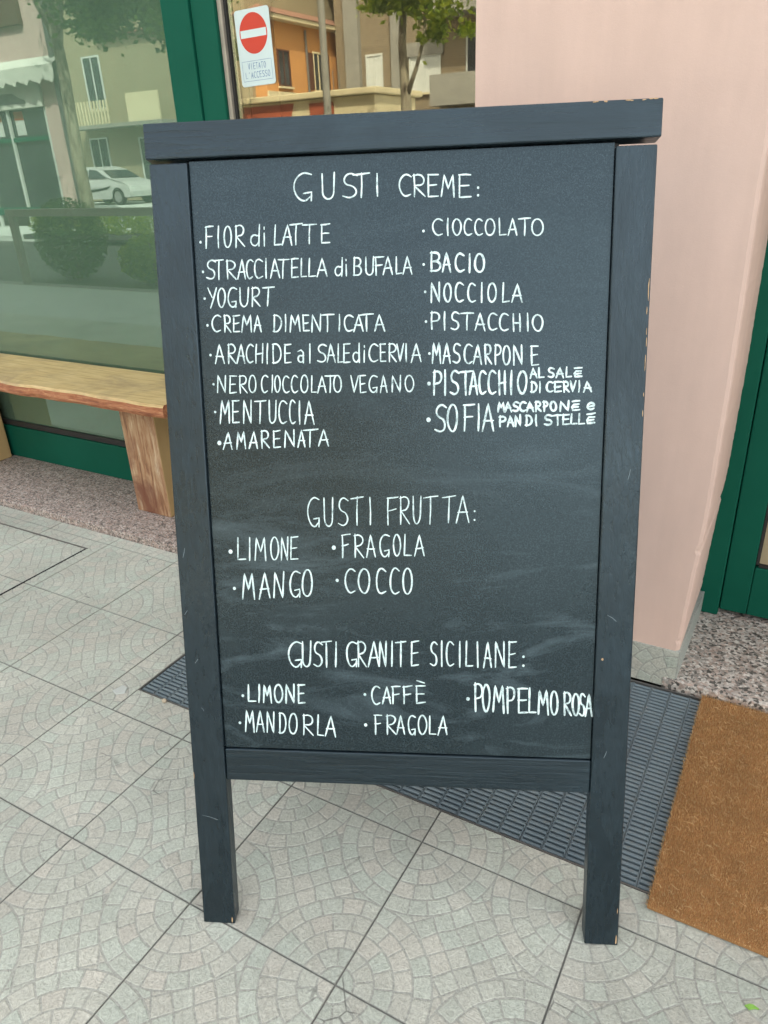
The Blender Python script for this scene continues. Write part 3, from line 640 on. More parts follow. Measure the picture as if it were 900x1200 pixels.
TEXT=[
('GUSTI',1,None,"G:219:1256:249:1257:220:1295 U:262:1257:284:1258:263:1293 S:294:1258:318:1258:295:1292 T:310:1258:336:1259:311:1291 I:347:1259:348:1259:347:1290"),
('CREME:',1,None,"C:379:1258:398:1257:380:1288 R:400:1257:420:1256:400:1287 E:422:1256:439:1255:422:1286 M:442:1255:463:1254:443:1285 E:468:1253:487:1252:468:1284 .:497:1252:499:1252:497:1283 ,:497:1252:499:1252:497:1283"),
('FIOR di LATTE',0.95,(71, 1202, 0.8),"F:78:1193:91:1193:80:1225 I:98:1193:100:1193:100:1224 O:107:1193:120:1193:109:1224 R:125:1193:141:1194:127:1224 d:149:1194:165:1194:151:1224 i:171:1194:172:1194:172:1223 L:186:1194:199:1194:188:1223 A:199:1194:215:1194:201:1223 T:211:1194:232:1195:212:1223 T:230:1195:254:1195:231:1222 E:259:1195:274:1195:260:1222"),
('STRACCIATELLA di BUFALA',0.95,(72, 1158, 0.8),"S:77:1147:92:1147:79:1175 T:90:1147:105:1147:91:1175 R:109:1147:125:1146:110:1174 A:126:1146:140:1146:128:1174 C:140:1146:151:1146:142:1174 C:153:1146:167:1146:154:1174 I:171:1146:173:1146:172:1174 A:178:1146:194:1146:179:1174 T:190:1146:208:1146:192:1173 E:211:1146:223:1146:212:1173 L:226:1146:236:1146:227:1173 L:238:1146:250:1146:239:1173 A:251:1146:268:1146:252:1173 d:279:1146:292:1146:280:1172 i:297:1146:298:1146:297:1172 B:308:1146:322:1146:309:1172 U:326:1146:340:1146:327:1172 F:341:1146:356:1146:341:1172 A:353:1146:369:1146:354:1172 L:373:1146:383:1146:373:1171 A:384:1146:399:1146:384:1171"),
('YOGURT',0.95,(72, 1118, 0.8),"Y:76:1104:91:1104:78:1133 O:92:1104:105:1104:94:1133 G:108:1104:123:1104:110:1133 U:127:1104:142:1104:129:1132 R:146:1104:161:1105:148:1132 T:163:1105:183:1105:165:1132"),
('CREMA DIMENTICATA',1,(74, 1077, 0.8),"C:80:1067:95:1067:82:1092 R:100:1067:112:1066:101:1092 E:115:1066:126:1066:116:1091 M:128:1066:146:1066:130:1091 A:148:1066:161:1066:149:1091 D:179:1065:193:1065:181:1090 I:198:1065:200:1065:199:1090 M:205:1065:223:1065:206:1090 E:227:1065:237:1065:227:1089 N:240:1064:256:1064:241:1089 T:254:1064:277:1064:255:1089 I:283:1064:285:1064:284:1088 C:291:1064:306:1063:292:1088 A:306:1063:322:1063:307:1088 T:316:1063:339:1063:316:1088 A:339:1063:356:1063:339:1087"),
('ARACHIDE al SALE di CERVIA',1,(76, 1031, 0.8),"A:82:1018:99:1018:83:1047 R:103:1018:117:1018:105:1047 A:118:1018:132:1018:120:1047 C:133:1018:145:1018:135:1046 H:148:1018:161:1018:150:1046 I:166:1017:169:1017:168:1046 D:176:1017:191:1017:177:1046 E:195:1017:206:1017:196:1045 a:216:1017:228:1017:217:1045 l:235:1017:237:1017:236:1045 S:248:1017:263:1017:249:1044 A:263:1017:277:1017:263:1044 L:280:1016:288:1016:281:1044 E:289:1016:300:1016:290:1044 d:304:1016:316:1016:304:1044 i:321:1016:323:1016:322:1043 C:329:1016:344:1016:330:1043 E:347:1016:356:1016:347:1043 R:360:1016:373:1016:361:1043 V:373:1016:385:1016:373:1042 I:387:1016:389:1016:387:1042 A:395:1015:412:1015:395:1042"),
('NERO CIOCCOLATO VEGANO',0.9,(78, 985, 0.8),"N:83:972:98:971:85:999 E:103:971:115:971:105:998 R:120:971:133:971:121:998 O:135:971:148:971:136:998 C:155:971:166:971:157:998 I:172:971:174:971:174:997 O:177:971:187:971:178:997 C:190:971:201:970:191:997 C:204:970:215:970:205:997 O:219:970:232:970:220:997 L:236:970:245:970:237:996 A:246:970:261:970:247:996 T:258:970:276:970:259:996 O:272:970:286:970:272:996 V:299:970:312:969:300:995 E:314:969:324:969:314:995 G:328:969:342:969:329:995 A:346:969:358:969:346:995 N:364:969:380:969:364:994 O:385:969:400:969:385:994"),
('MENTUCCIA',1,(78, 941, 0.8),"M:84:923:102:923:87:959 E:105:923:117:923:107:959 N:123:923:138:922:125:959 T:142:922:161:922:144:958 U:165:922:178:922:167:958 C:181:922:195:921:183:958 C:199:921:209:921:200:958 I:215:921:217:921:216:957 A:223:921:240:921:224:957"),
('AMARENATA',1.05,(82, 891, 1.6),"A:87:881:104:881:89:908 M:110:882:126:882:111:909 A:130:882:146:882:132:909 R:151:883:165:883:152:910 E:171:883:183:883:172:910 N:189:883:207:884:190:910 A:211:884:224:884:212:911 T:219:884:245:885:220:911 A:245:885:263:885:246:912"),
('CIOCCOLATO',0.95,(416, 1207, 0.8),"C:429:1201:445:1200:429:1224 I:452:1200:453:1200:452:1223 O:459:1200:473:1199:459:1223 C:476:1199:488:1199:476:1222 C:492:1199:504:1198:492:1222 O:507:1198:523:1198:507:1221 L:528:1197:539:1197:527:1221 A:541:1197:555:1197:541:1220 T:557:1196:576:1196:556:1220 O:575:1196:594:1195:575:1219"),
('BACIO',1.4,(416, 1159, 0.8),"B:426:1149:443:1149:426:1176 A:444:1148:457:1148:444:1175 C:463:1148:477:1147:463:1174 I:484:1147:486:1146:484:1172 O:492:1146:508:1145:492:1172"),
('NOCCIOLA',1.15,(418, 1119, 0.8),"N:426:1104:441:1104:426:1132 O:446:1104:458:1103:446:1131 C:463:1103:476:1103:463:1131 C:482:1103:494:1102:482:1130 I:503:1102:504:1102:503:1129 O:512:1102:526:1102:512:1129 L:534:1101:545:1101:534:1128 A:548:1101:565:1101:548:1127"),
('PISTACCHIO',1.1,(419, 1075, 0.8),"P:426:1064:441:1063:426:1089 I:447:1063:448:1063:447:1088 S:457:1062:470:1062:457:1088 T:472:1062:492:1061:472:1087 A:493:1061:510:1060:493:1086 C:513:1060:527:1060:513:1085 C:530:1059:544:1059:530:1084 H:551:1059:563:1058:550:1083 I:573:1058:574:1058:572:1083 O:580:1058:597:1057:579:1082"),
('MASCARPONE',1.15,(424, 1027, 0.8),"M:428:1013:442:1013:428:1043 A:444:1013:457:1012:444:1042 S:460:1012:472:1012:460:1041 C:477:1011:490:1011:477:1040 A:491:1011:505:1010:491:1040 R:509:1010:520:1010:508:1039 P:524:1009:534:1009:524:1038 O:536:1009:548:1008:536:1037 N:552:1008:567:1008:551:1037 E:579:1007:591:1007:578:1035"),
('PISTACCHIO in bold',1.5,(423, 981, 1.3),"P:429:964:443:964:430:1000 I:447:964:449:964:447:1000 S:456:964:470:964:456:1000 T:471:964:490:964:471:999 A:485:964:499:964:485:999 C:500:964:511:964:500:999 C:514:964:526:964:514:999 H:531:964:542:964:530:998 I:549:964:551:964:549:998 O:559:964:574:964:559:998"),
('AL SALE',1.4,None,"A:578:988:589:988:577:1002 L:591:988:599:988:590:1002 S:606:988:615:988:605:1002 A:617:988:629:988:617:1002 L:632:988:640:988:632:1002 Z:644:988:656:988:644:1001"),
('DI CERVIA',1.4,None,"D:580:966:589:966:580:981 I:593:966:594:966:593:981 C:603:966:613:966:603:981 E:615:966:626:966:615:981 R:629:966:638:966:628:981 V:639:966:648:966:639:981 I:652:966:653:966:652:981 A:659:966:672:966:658:981"),
('SOFIA',1.35,(422, 925, 1.6),"S:432:906:450:906:433:948 O:451:906:468:907:451:948 F:476:907:494:907:476:948 I:499:908:501:908:499:948 A:505:908:525:908:505:948"),
('MASCARPONE e',1.5,None,"M:530:937:540:937:530:951 A:541:937:551:937:540:951 S:553:937:562:937:553:951 C:563:937:573:937:563:951 A:574:937:585:937:573:951 R:587:937:596:937:587:951 P:600:937:607:937:599:951 O:610:937:620:937:609:951 N:624:937:639:937:624:951 Z:642:937:654:937:642:951 e:665:937:678:938:665:951"),
('PAN DI STELLE',1.5,None,"P:532:914:543:914:532:929 A:545:914:555:914:544:930 N:557:914:566:915:556:930 D:573:915:583:915:573:930 I:589:915:590:915:588:930 S:602:915:614:916:601:930 T:616:916:628:916:615:930 E:629:916:639:916:629:931 L:641:916:651:916:641:931 L:653:916:662:916:653:931 Z:665:916:678:917:665:931"),
('GUSTI FRUTTA:',0.9,None,"G:222:752:243:753:223:800 U:249:753:266:753:250:800 S:273:754:291:754:274:800 T:294:754:316:755:295:801 I:326:755:327:756:326:801 F:353:756:372:757:354:801 R:374:757:391:758:375:802 U:395:758:409:758:396:802 T:411:758:436:759:412:802 T:442:759:465:760:443:802 A:465:760:487:761:465:803 .:495:761:497:761:494:803 ,:495:761:497:761:494:803"),
('LIMONE',1,(90, 709, 1.6),"L:100:694:116:694:102:732 I:121:694:123:694:123:733 M:130:694:151:695:132:733 O:157:695:172:695:159:734 N:175:695:188:696:177:734 E:191:696:204:696:193:735"),
('FRAGOLA',1,(265, 717, 1.6),"F:277:700:292:701:278:739 R:298:701:315:701:299:739 A:318:702:335:702:318:739 G:340:702:357:703:341:739 O:363:703:376:704:363:739 L:380:704:393:704:381:739 A:397:704:415:705:397:739"),
('MANGO',1.2,(93, 645, 1.2),"M:105:627:128:628:107:670 A:134:628:155:630:136:673 N:159:630:178:631:162:674 G:187:631:206:632:189:676 O:208:632:227:633:210:678"),
('COCCO',1.2,(269, 661, 1.2),"C:281:640:299:640:282:681 O:303:640:324:639:304:682 C:333:639:350:639:334:682 C:356:639:372:639:357:683 O:377:639:394:639:378:683"),
('GUSTI GRANITE',1.25,None,"G:179:506:204:507:181:551 U:203:507:220:508:205:552 S:224:508:240:508:225:552 T:238:508:255:509:239:553 I:261:509:263:509:263:553 G:280:510:299:510:281:554 R:299:510:315:511:300:554 A:317:511:337:512:318:555 N:336:511:349:512:337:555 I:357:512:359:512:358:556 T:364:512:383:513:364:556 E:390:513:403:514:391:556"),
('SICILIANE:',1.2,None,"S:423:514:435:514:423:556 I:441:514:443:514:441:557 C:449:514:462:514:449:557 I:471:514:473:514:471:557 L:481:514:494:514:481:558 I:501:514:503:514:500:558 A:511:514:525:514:511:558 N:530:514:547:514:529:559 E:552:514:565:514:552:560 .:577:514:579:514:576:560 ,:577:514:579:514:576:560"),
('LIMONE',1.4,(97, 451, 1.1),"L:105:440:120:440:106:471 I:124:440:126:440:126:472 M:132:440:148:440:133:472 O:152:440:168:440:153:473 N:172:440:189:440:173:474 E:194:440:206:440:195:474"),
('MANDORLA',1.2,(89, 400, 1.1),"M:97:385:115:384:99:424 A:117:384:132:384:119:423 N:136:384:150:383:138:422 D:158:383:171:382:160:421 O:175:382:191:382:177:420 R:199:382:220:381:201:419 L:225:381:237:380:227:418 A:239:380:259:380:241:418"),
('CAFFÈ',1.2,(311, 459, 1.1),"C:322:441:337:442:322:474 A:340:443:356:444:341:474 F:357:444:372:445:357:475 F:376:445:392:446:376:476 E:398:446:414:447:398:477 `:401:446:412:447:401:477"),
('FRAGOLA',1.15,(311, 403, 1.3),"F:326:387:339:387:326:422 R:346:387:364:388:347:422 A:364:388:379:388:364:422 G:384:388:397:388:384:423 O:401:388:417:389:401:423 L:420:389:432:389:420:423 A:434:389:452:390:435:423"),
('POMPELMO ROSA',1.5,(486, 456, 1.4),"P:497:434:512:434:496:484 O:510:434:523:434:510:483 M:527:434:548:433:527:481 P:551:433:565:433:550:479 E:569:433:586:433:568:478 L:587:433:599:433:586:477 M:602:432:621:432:601:475 O:623:432:636:432:622:474 R:645:432:658:432:644:472 O:659:432:671:431:658:471 S:671:431:680:431:670:470 A:680:431:692:431:679:469"),
]
# ================================================================== MENU BOARD
TI = .25204; CT, ST = math.cos(TI), math.sin(TI)
mb_ = empty('menu_board', (.71098, -.67781, 0), .42323); tag(mb_, 'black wooden sandwich board with a handwritten ice cream flavour list standing on the tiles', 'menu board')
def bp(a, b_, c): return (a, b_ * ST - c * CT, b_ * CT + c * ST)
def beam(name, m, a0, a1, b0, b1, c0, c1, bev=.0022, flat=False, fn=bp, rag=0):
    b = MB(); b.box(a0, a1, b0, b1, c0, c1, bev=bev); vs = []
    for v in b.v:
        p = fn(*v)
        if flat and v[1] < b0 + .02: p = (p[0], p[1], max(.0015, p[2] if v[1] > b0 + bev * 1.1 else .0015))
        vs.append(p)
    b.v = vs; return b.build(name, m, mb_)
BW = 2.273 * T; BH = 4.158 * T; TH = .030
def leg_local(name, a0, a1, fn, b1, c0, c1, yb):
    """post whose foot is sawn level with the floor"""
    b = MB(); b.box(a0, a1, 0, b1, c0, c1, bev=.0022)
    vs = []
    for v in b.v:
        a, bb, c = v
        if bb < .02:
            zt = .0012 + (.0008 if bb > .001 else 0); bb = (zt - c * ST) / CT
        vs.append(fn(a, bb, c))
    b.v = vs; return b.build(name, MT['bwz'], mb_)
p1 = leg_local('post', 0, .1805 * T, bp, 3.988 * T, -TH, 0, 0)
p2 = leg_local('post', 2.098 * T, BW, bp, 3.977 * T, -TH, 0, 0)
beam('top_rail', MT['bwx'], -.004, BW + .004, 4.003 * T, BH, -TH, .0035)
beam('bottom_rail', MT['bwx'], .1815 * T, 2.097 * T, .884 * T, 1.066 * T, -TH + .003, -.0030)
bo = MB(); bo.box(.183 * T, 2.095 * T, 1.071 * T, 3.996 * T, -.014, -.0075); 
# gentle edges: the panel sits 7 mm behind the posts with a thin shadow joint
PF = -.0075
bo.v = [bp(*v) for v in bo.v]; bo.build('chalkboard_panel', MT['chalkboard'], mb_)
bk = MB(); bk.box(.16 * T, 2.12 * T, 1.0 * T, 4.0 * T, -.022, -.018); bk.v = [bp(*v) for v in bk.v]; bk.build('backing_panel', MT['black'], mb_)
# rear half of the A-frame
OY = 2 * BH * ST + .075
def rp(a, b_, c): return (a, OY - b_ * ST + c * CT, b_ * CT + c * ST)
leg_local('post', 0, .1805 * T, rp, 3.988 * T, -TH, 0, 0); leg_local('post', 2.098 * T, BW, rp, 3.977 * T, -TH, 0, 0)
beam('top_rail', MT['bwx'], -.004, BW + .004, 4.003 * T, BH, -TH, .0035, fn=rp)
beam('bottom_rail', MT['bwx'], .1815 * T, 2.097 * T, .884 * T, 1.066 * T, -TH + .003, -.003, fn=rp)
bo = MB(); bo.box(.183 * T, 2.095 * T, 1.071 * T, 3.996 * T, -.014, -.0075); bo.v = [rp(*v) for v in bo.v]; bo.build('chalkboard_panel', MT['chalkboard'], mb_)
for a in (.3 * T, 1.9 * T):
    b = MB(); b.box(a, a + .05, BH * ST + TH * CT - .012, BH * ST + .075 - TH * CT + .012, BH * CT - .035, BH * CT - .030); b.build('hinge', MT['steel'], mb_)
# nicks where the black stain has chipped off
ch = MB(); rd = random.Random(11)
def nick(a, b_, w_, h_, c=.0006):
    n = 7; p = [(a + w_ * .5 * math.cos(6.283 * i / n) * rd.uniform(.6, 1.2), b_ + h_ * .5 * math.sin(6.283 * i / n) * rd.uniform(.6, 1.2)) for i in range(n)]
    ch.face([bp(x, y, c) for x, y in p])
for k in range(11): nick(BW - .004 - rd.uniform(0, .09), BH - .0012 - rd.uniform(0, .0012), rd.uniform(.003, .009), .002, .0040)
for k in range(10): nick(BW - .0022 - rd.uniform(0, .0022), rd.uniform(.93, 1.14), .0012, rd.uniform(.006, .022))
nick(2.13 * T, 1.62 * T, .0035, .0055); nick(2.262 * T, .07, .0015, .012); nick(.130 * T + .012, .010, .003, .015); nick(2.262 * T, .012, .0025, .02); nick(.0018, .30, .0012, .02)
tag(ch.build('chipped_wood', MT['chip'], mb_), kind='stuff')

sc_ = Strokes(lambda a, b_, z: bp(a, b_, z), .0004, .00003); rds = random.Random(77)
for (xa, ya), (xb, yb) in (((.012, .222), (.040, .214)), ((.010, .70), (.014, .716)), ((.018, .512), (.024, .520)), ((.708, .61), (.722, .60)), ((.712, .36), (.716, .372)), ((.006, .60), (.011, .607)), ((.73, .83), (.733, .846)), ((.024, .43), (.028, .424))):
    sc_.stroke([(xa, ya), ((xa + xb) / 2 + .0006, (ya + yb) / 2 + .0008), (xb, yb)], .0008, rds)
tag(sc_.mb.build('scratches', simple('pale_scratch', (.22, .28, .31), (.12, .16, .18), 60, .6, 0), mb_), kind='stuff')

# the hand-written menu, one part per written line
lay = lambda a, b_, z: bp(a, b_, PF + z)
rdm = random.Random(21); cur = None
for nm, wt, bul, row in TEXT:
    if nm: cur = Strokes(lay, .0004, .00003); cur.nm = nm; cur_done = False
    W_ = .0018 * wt + .00055
    if bul: cur.dot(bul[0] / 1000, bul[1] / 1000, .0019 * bul[2] + .0004)
    for g_ in row.split(' '):
        q = g_.split(':'); ch_ = q[0]; v = [int(x) / 1000 for x in q[1:]]
        bl, br, tl = (v[0], v[1]), (v[2], v[3]), (v[4], v[5])
        if ch_ in '.,':
            yy = v[1] + ((v[5] - v[1]) * (.08 if ch_ == '.' else .42)); cur.dot(v[0], yy, .0017 * wt); continue
        cur.glyph(ch_, bl, br, tl, W_, rdm)
    nxt = TEXT.index((nm, wt, bul, row)) + 1
    if nxt >= len(TEXT) or TEXT[nxt][0]:
        cur.mb.build('written_line', MT['marker'], mb_, label='white handwritten line reading ' + cur.nm)

# ================================================================== BENCH
bn = empty('wooden_bench', (-2.9 * T, 1.84 * T, GH)); tag(bn, 'rustic wooden plank bench on two thick blocks below the shop window', 'bench')
bxo, byo, bzo = bn.location
def plank():
    rd = random.Random(4); b = MB(); X0_, X1_ = -6.7 * T, -1.135 * T; n = 60; z1 = 1.645 * T; z0 = 1.498 * T; yf = 1.35 * T; yb = 2.315 * T
    secs = []
    for i in range(n + 1):
        x = X0_ + (X1_ - X0_) * i / n; w1_ = .004 * math.sin(i * .31) + .003 * math.sin(i * .83 + 1) + rd.uniform(-.0012, .0012); w2_ = .003 * math.sin(i * .47 + 2) + rd.uniform(-.001, .001)
        secs.append([(x, yf + .004 + w1_, z0 + .001), (x, yf - .002 + w1_, z0 + .014 + w2_), (x, yf + w1_, z1 - .010), (x, yf + .006 + w1_, z1 - .001 + w2_ * .3), (x, yf + .05, z1), (x, yb, z1), (x, yb, z0)])
    m = 7
    for i in range(n):
        for k in range(m):
            b.cur = 1 if k in (0, 1) else 0
            b.face([secs[i][k], secs[i + 1][k], secs[i + 1][(k + 1) % m], secs[i][(k + 1) % m]])
    b.cur = 1; b.face(secs[-1]); b.face(secs[0][::-1])
    b.v = [(v[0] - bxo, v[1] - byo, v[2] - bzo) for v in b.v]; o = b.build('seat', [MT['bench_top'], MT['bench_edge']], bn)
plank()
for x0, x1 in ((-2.235, -1.69), (-5.96, -5.415)):
    b = MB(); b.box(x0 * T - bxo, x1 * T - bxo, 1.70 * T - byo, 2.27 * T - byo, .0005, 1.494 * T - bzo, bev=.004)
    rd = random.Random(int(x0 * 10)); n = len(b.v)
    o = b.build('leg', [MT['bench_leg'], MT['bench_side']], bn)
    for p in o.data.polygons:
        if p.normal.x > .9: p.material_index = 1  # right faces of the legs take the paler wood colour

# ================================================================== DOORMAT
dm = empty('doormat', (5.55 * T, .18 * T, .0)); tag(dm, 'thick brown coir doormat lying on the rubber entrance grating', 'doormat')
mx0, mx1, my0, my1 = -1.235 * T, 1.235 * T, -1.01 * T, .985 * T
b = MB(); b.box(mx0, mx1, my0, my1, .001, .010, bev=.002); b.build('backing', MT['coir_base'], dm)
b = MB(); rd = random.Random(8); fib = []
for k in range(130000):
    x = rd.uniform(mx0 - .002, mx1 + .002); y = rd.uniform(my0 - .002, my1 + .002)
    if x > mx0 + .42 and rd.random() < .55: continue
    ex_ = min(x - mx0, y - my0, my1 - y, mx1 - x); lean = .0035
    px = .0035 if x - mx0 < .004 else 0; py = .0035 if y - my0 < .004 else 0
    h = rd.uniform(.0145, .0178); a = rd.uniform(0, 6.283); dx = math.cos(a) * rd.uniform(0, lean) - px * rd.uniform(0, 1.5); dy = math.sin(a) * rd.uniform(0, lean) - py * rd.uniform(0, 1.5)
    tw = rd.uniform(0, 3.14); wx, wy = math.cos(tw) * .00034, math.sin(tw) * .00034
    v = rd.uniform(.62, 1.2); s_ = rd.random()
    b.c = (.66 * v, (.415 + .03 * s_) * v, .205 * v) if s_ < .93 else (.85, .66, .38)
    p0 = (x, y, .008); p1 = (x + dx * .4, y + dy * .4, .008 + (h - .008) * .6); p2 = (x + dx, y + dy, h)
    b.face([(p0[0] - wx, p0[1] - wy, p0[2]), (p0[0] + wx, p0[1] + wy, p0[2]), (p1[0] + wx, p1[1] + wy, p1[2]), (p1[0] - wx, p1[1] - wy, p1[2])])
    b.face([(p1[0] - wx, p1[1] - wy, p1[2]), (p1[0] + wx, p1[1] + wy, p1[2]), p2])
for k in range(900):                                    # loose strands lying on the pile
    x = rd.uniform(mx0, mx1); y = rd.uniform(my0, my1); a = rd.uniform(0, 6.28); l_ = rd.uniform(.006, .018); cu = rd.uniform(-2, 2); b.c = (.8, .6, .32)
    pts = []
    for i in range(5): pts.append((x, y, .0175 + .0012 * math.sin(i))); x += math.cos(a) * l_ / 4; y += math.sin(a) * l_ / 4; a += cu / 4
    for i in range(4):
        q0, q1 = pts[i], pts[i + 1]; b.face([(q0[0], q0[1], q0[2]), (q1[0], q1[1], q1[2]), (q1[0] + .0004, q1[1] + .0005, q1[2] + .0003), (q0[0] + .0004, q0[1] + .0005, q0[2] + .0003)])
tag(b.build('pile', MT['coir'], dm, color=True), kind='stuff')
dm.location.z = .0005

# ------------------------------------------------------------------ small litter
def pebble(x, y, r, name, label, cat, m, squash=.7, seed=1):
    bm = bmesh.new(); bmesh.ops.create_icosphere(bm, subdivisions=2, radius=r); rd = random.Random(seed)
    for v in bm.verts: v.co = v.co * rd.uniform(.82, 1.12); v.co.z = v.co.z * squash + r * squash * .9
    me = bpy.data.meshes.new(name); bm.to_mesh(me); bm.free(); me.materials.append(m)
    o = bpy.data.objects.new(name, me); COL.objects.link(o); o.location = (x, y, 0); tag(o, label, cat); return o
pebble(.573 * T, -.745 * T, .0068, 'pebble', 'small beige pebble on the front edge of the rubber grating', 'pebble', MT['peb'])
def flake(x, y, pts, z, name, label, cat, m, rz=0, th=.0018):
    b = MB(); n = len(pts); b.mesh([(p[0], p[1], 0) for p in pts] + [(p[0] * .9, p[1] * .9, th + (.0015 if i % 2 else 0)) for i, p in enumerate(pts)], [tuple(range(n))[::-1], tuple(range(n, 2 * n))] + [(i, (i + 1) % n, n + (i + 1) % n, n + i) for i in range(n)])
    o = b.build(name, m); o.location = (x, y, z); o.rotation_euler.z = rz; tag(o, label, cat); return o
flake(.137 * T, -.80 * T, [(-.018, -.012), (.004, -.020), (.022, -.004), (.012, .016), (-.010, .018)], .0004, 'tile_fragment', 'broken grey tile chip lying beside the left corner of the grating', 'tile fragment', MT['concrete'])
flake(4.876 * T, -1.136 * T, [(-.010, -.002), (-.002, -.006), (.004, -.001), (.012, .002), (.003, .006), (-.004, .003)], .001, 'leaf_scrap', 'tiny scrap of fresh green leaf on the tiles beside the doormat', 'leaf', MT['bright_leaf'])

# ================================================================== ACROSS THE STREET (seen mirrored in the shop windows)
rl = empty('railing', (-6.2, -3.5, 0)); tag(rl, 'low grey metal pavement railing with square posts beside the round bushes', 'railing')
b = MB(); b.box(-1.25 - .03, 3.0, -.035, .035, .815, .90, bev=.004); b.build('rail', MT['rail'], rl)
for x in (-1.20, 1.7, 2.95): b = MB(); b.box(x - .05, x + .05, -.03, .03, .004, .813, bev=.003); b.build('post', MT['rail'], rl)
def leaves(b, c, rad, n, sz, rd, clump=0, ymin=None):
    cl = [(Vector((rd.gauss(0, .5), rd.gauss(0, .5), rd.gauss(0, .5)))) for _ in range(clump)] if clump else None
    for k in range(n):
        while True:
            v = Vector((rd.uniform(-1, 1), rd.uniform(-1, 1), rd.uniform(-1, 1)))
            if v.length < 1 and (v.length > .6 or rd.random() < .25): break
        if cl:
            v = cl[rd.randrange(clump)] + Vector((rd.gauss(0, .2), rd.gauss(0, .2), rd.gauss(0, .2)))
        v = Vector(c) + Vector((v.x * rad[0], v.y * rad[1], v.z * rad[2]))
        a = Vector((rd.gauss(0, 1), rd.gauss(0, 1), rd.gauss(0, 1))).normalized() * sz * rd.uniform(.6, 1.2); d = a.orthogonal().normalized() * a.length * .55
        b.c = (rd.random(), 0, 0); b.face([v - a, v + d, v + a, v - d])
rd = random.Random(31)
for nm, x, y, rad, n, m, lab in (('round_bush', -7.02, -4.0, (.50, .42, .50), 8500, 'leaf', 'dark green leafy bush growing behind the pavement railing'),
                           ('round_bush', -5.62, -4.0, (.42, .40, .29), 6500, 'leaf_y', 'yellow green clipped bush growing behind the pavement railing')):
    r0 = empty(nm, (x, y, -.02)); tag(r0, lab, 'bush', 'bushes behind the railing')
    b = MB(); leaves(b, (0, 0, rad[2] + .03), rad, n, .022, rd); b.build('foliage', MT[m], r0, color=True)
    b = MB(); b.path([(0, 0, 0), (.02, 0, .2), (0, .02, .5)], [.03, .022, .012]); b.build('stem', MT['bark'], r0)
hd = empty('hedge', (-10.5, -8.9, -.02)); tag(hd, 'low yellow green hedge along the far side of the street', 'hedge')
b = MB()
for k in range(9): leaves(b, (-3.2 + k * .8, 0, .28), (.55, .4, .26), 1500, .035, rd)
b.build('foliage', MT['leaf_y'], hd, color=True)
bk = boxobj('hedge_soil', MT['asphalt'], hd, -3.8, 3.8, -.3, .3, 0, .1)
def tree(x, y, limbs, crowns, label, r0=.14, m='leaf'):
    t_ = empty('plane_tree', (x, y, -.02)); tag(t_, label, 'tree', 'trees across the street')
    b = MB(); b.path(limbs[0][0], limbs[0][1], 10); b.build('trunk', MT['bark'], t_, smooth=True)
    for pts, rs in limbs[1:]: b = MB(); b.path(pts, rs, 8); b.build('limb', MT['bark'], t_, smooth=True)
    b = MB()
    for c, rad, n, sz in crowns: leaves(b, c, rad, n, sz, rd, clump=12)
    b.build('crown', MT[m], t_, color=True)
tree(-13.65, -10, [([(0, 0, 0), (-.03, 0, 1.6), (.05, 0, 3.2), (.0, 0, 5), (.1, .1, 6.5)], [.17, .135, .125, .10, .06]), ([(.0, 0, 3.6), (.6, .2, 4.5), (1.4, .3, 5.4)], [.09, .06, .03]), ([(0, 0, 3.9), (-.7, -.1, 5), (-1.2, 0, 5.8)], [.08, .05, .03])],
     [((1.9, -.2, 4.3), (1.5, 1.3, .7), 5200, .075), ((3.5, -.2, 4.1), (1.3, 1.2, .7), 3600, .075), ((1.6, -.2, 5.2), (1.9, 1.6, 1.1), 6500, .085), ((.9, 0, 5.9), (1.6, 1.6, 1.3), 5000, .085), ((2.6, .2, 6.3), (2, 1.8, 1.3), 5000, .085)], 'pale trunked street tree with a spreading green crown near the white car')
tree(-4.72, -9.0, [([(0, 0, 0), (.02, 0, 1.2), (0, 0, 2.1), (-.05, 0, 2.9), (.03, 0, 3.7), (.0, 0, 5.2)], [.12, .09, .085, .06, .05, .03]), ([(0, 0, 2.15), (.22, .05, 2.55), (.38, .08, 2.95), (.42, .1, 3.7)], [.05, .032, .026, .02])],
     [((-.25, .1, 3.45), (.28, .25, .16), 420, .06), ((.62, .1, 2.98), (.26, .2, .15), 420, .06), ((.30, .1, 3.55), (.75, .4, .28), 2200, .06), ((1.3, .1, 3.6), (.5, .4, .3), 900, .06), ((1.1, .2, 2.95), (.15, .15, .12), 140, .06), ((.1, 0, 5.0), (1.4, 1.3, 1.1), 5000, .075)],
     'forked street tree with sunlit yellow green leaves before the brick flats', m='leaf_y')

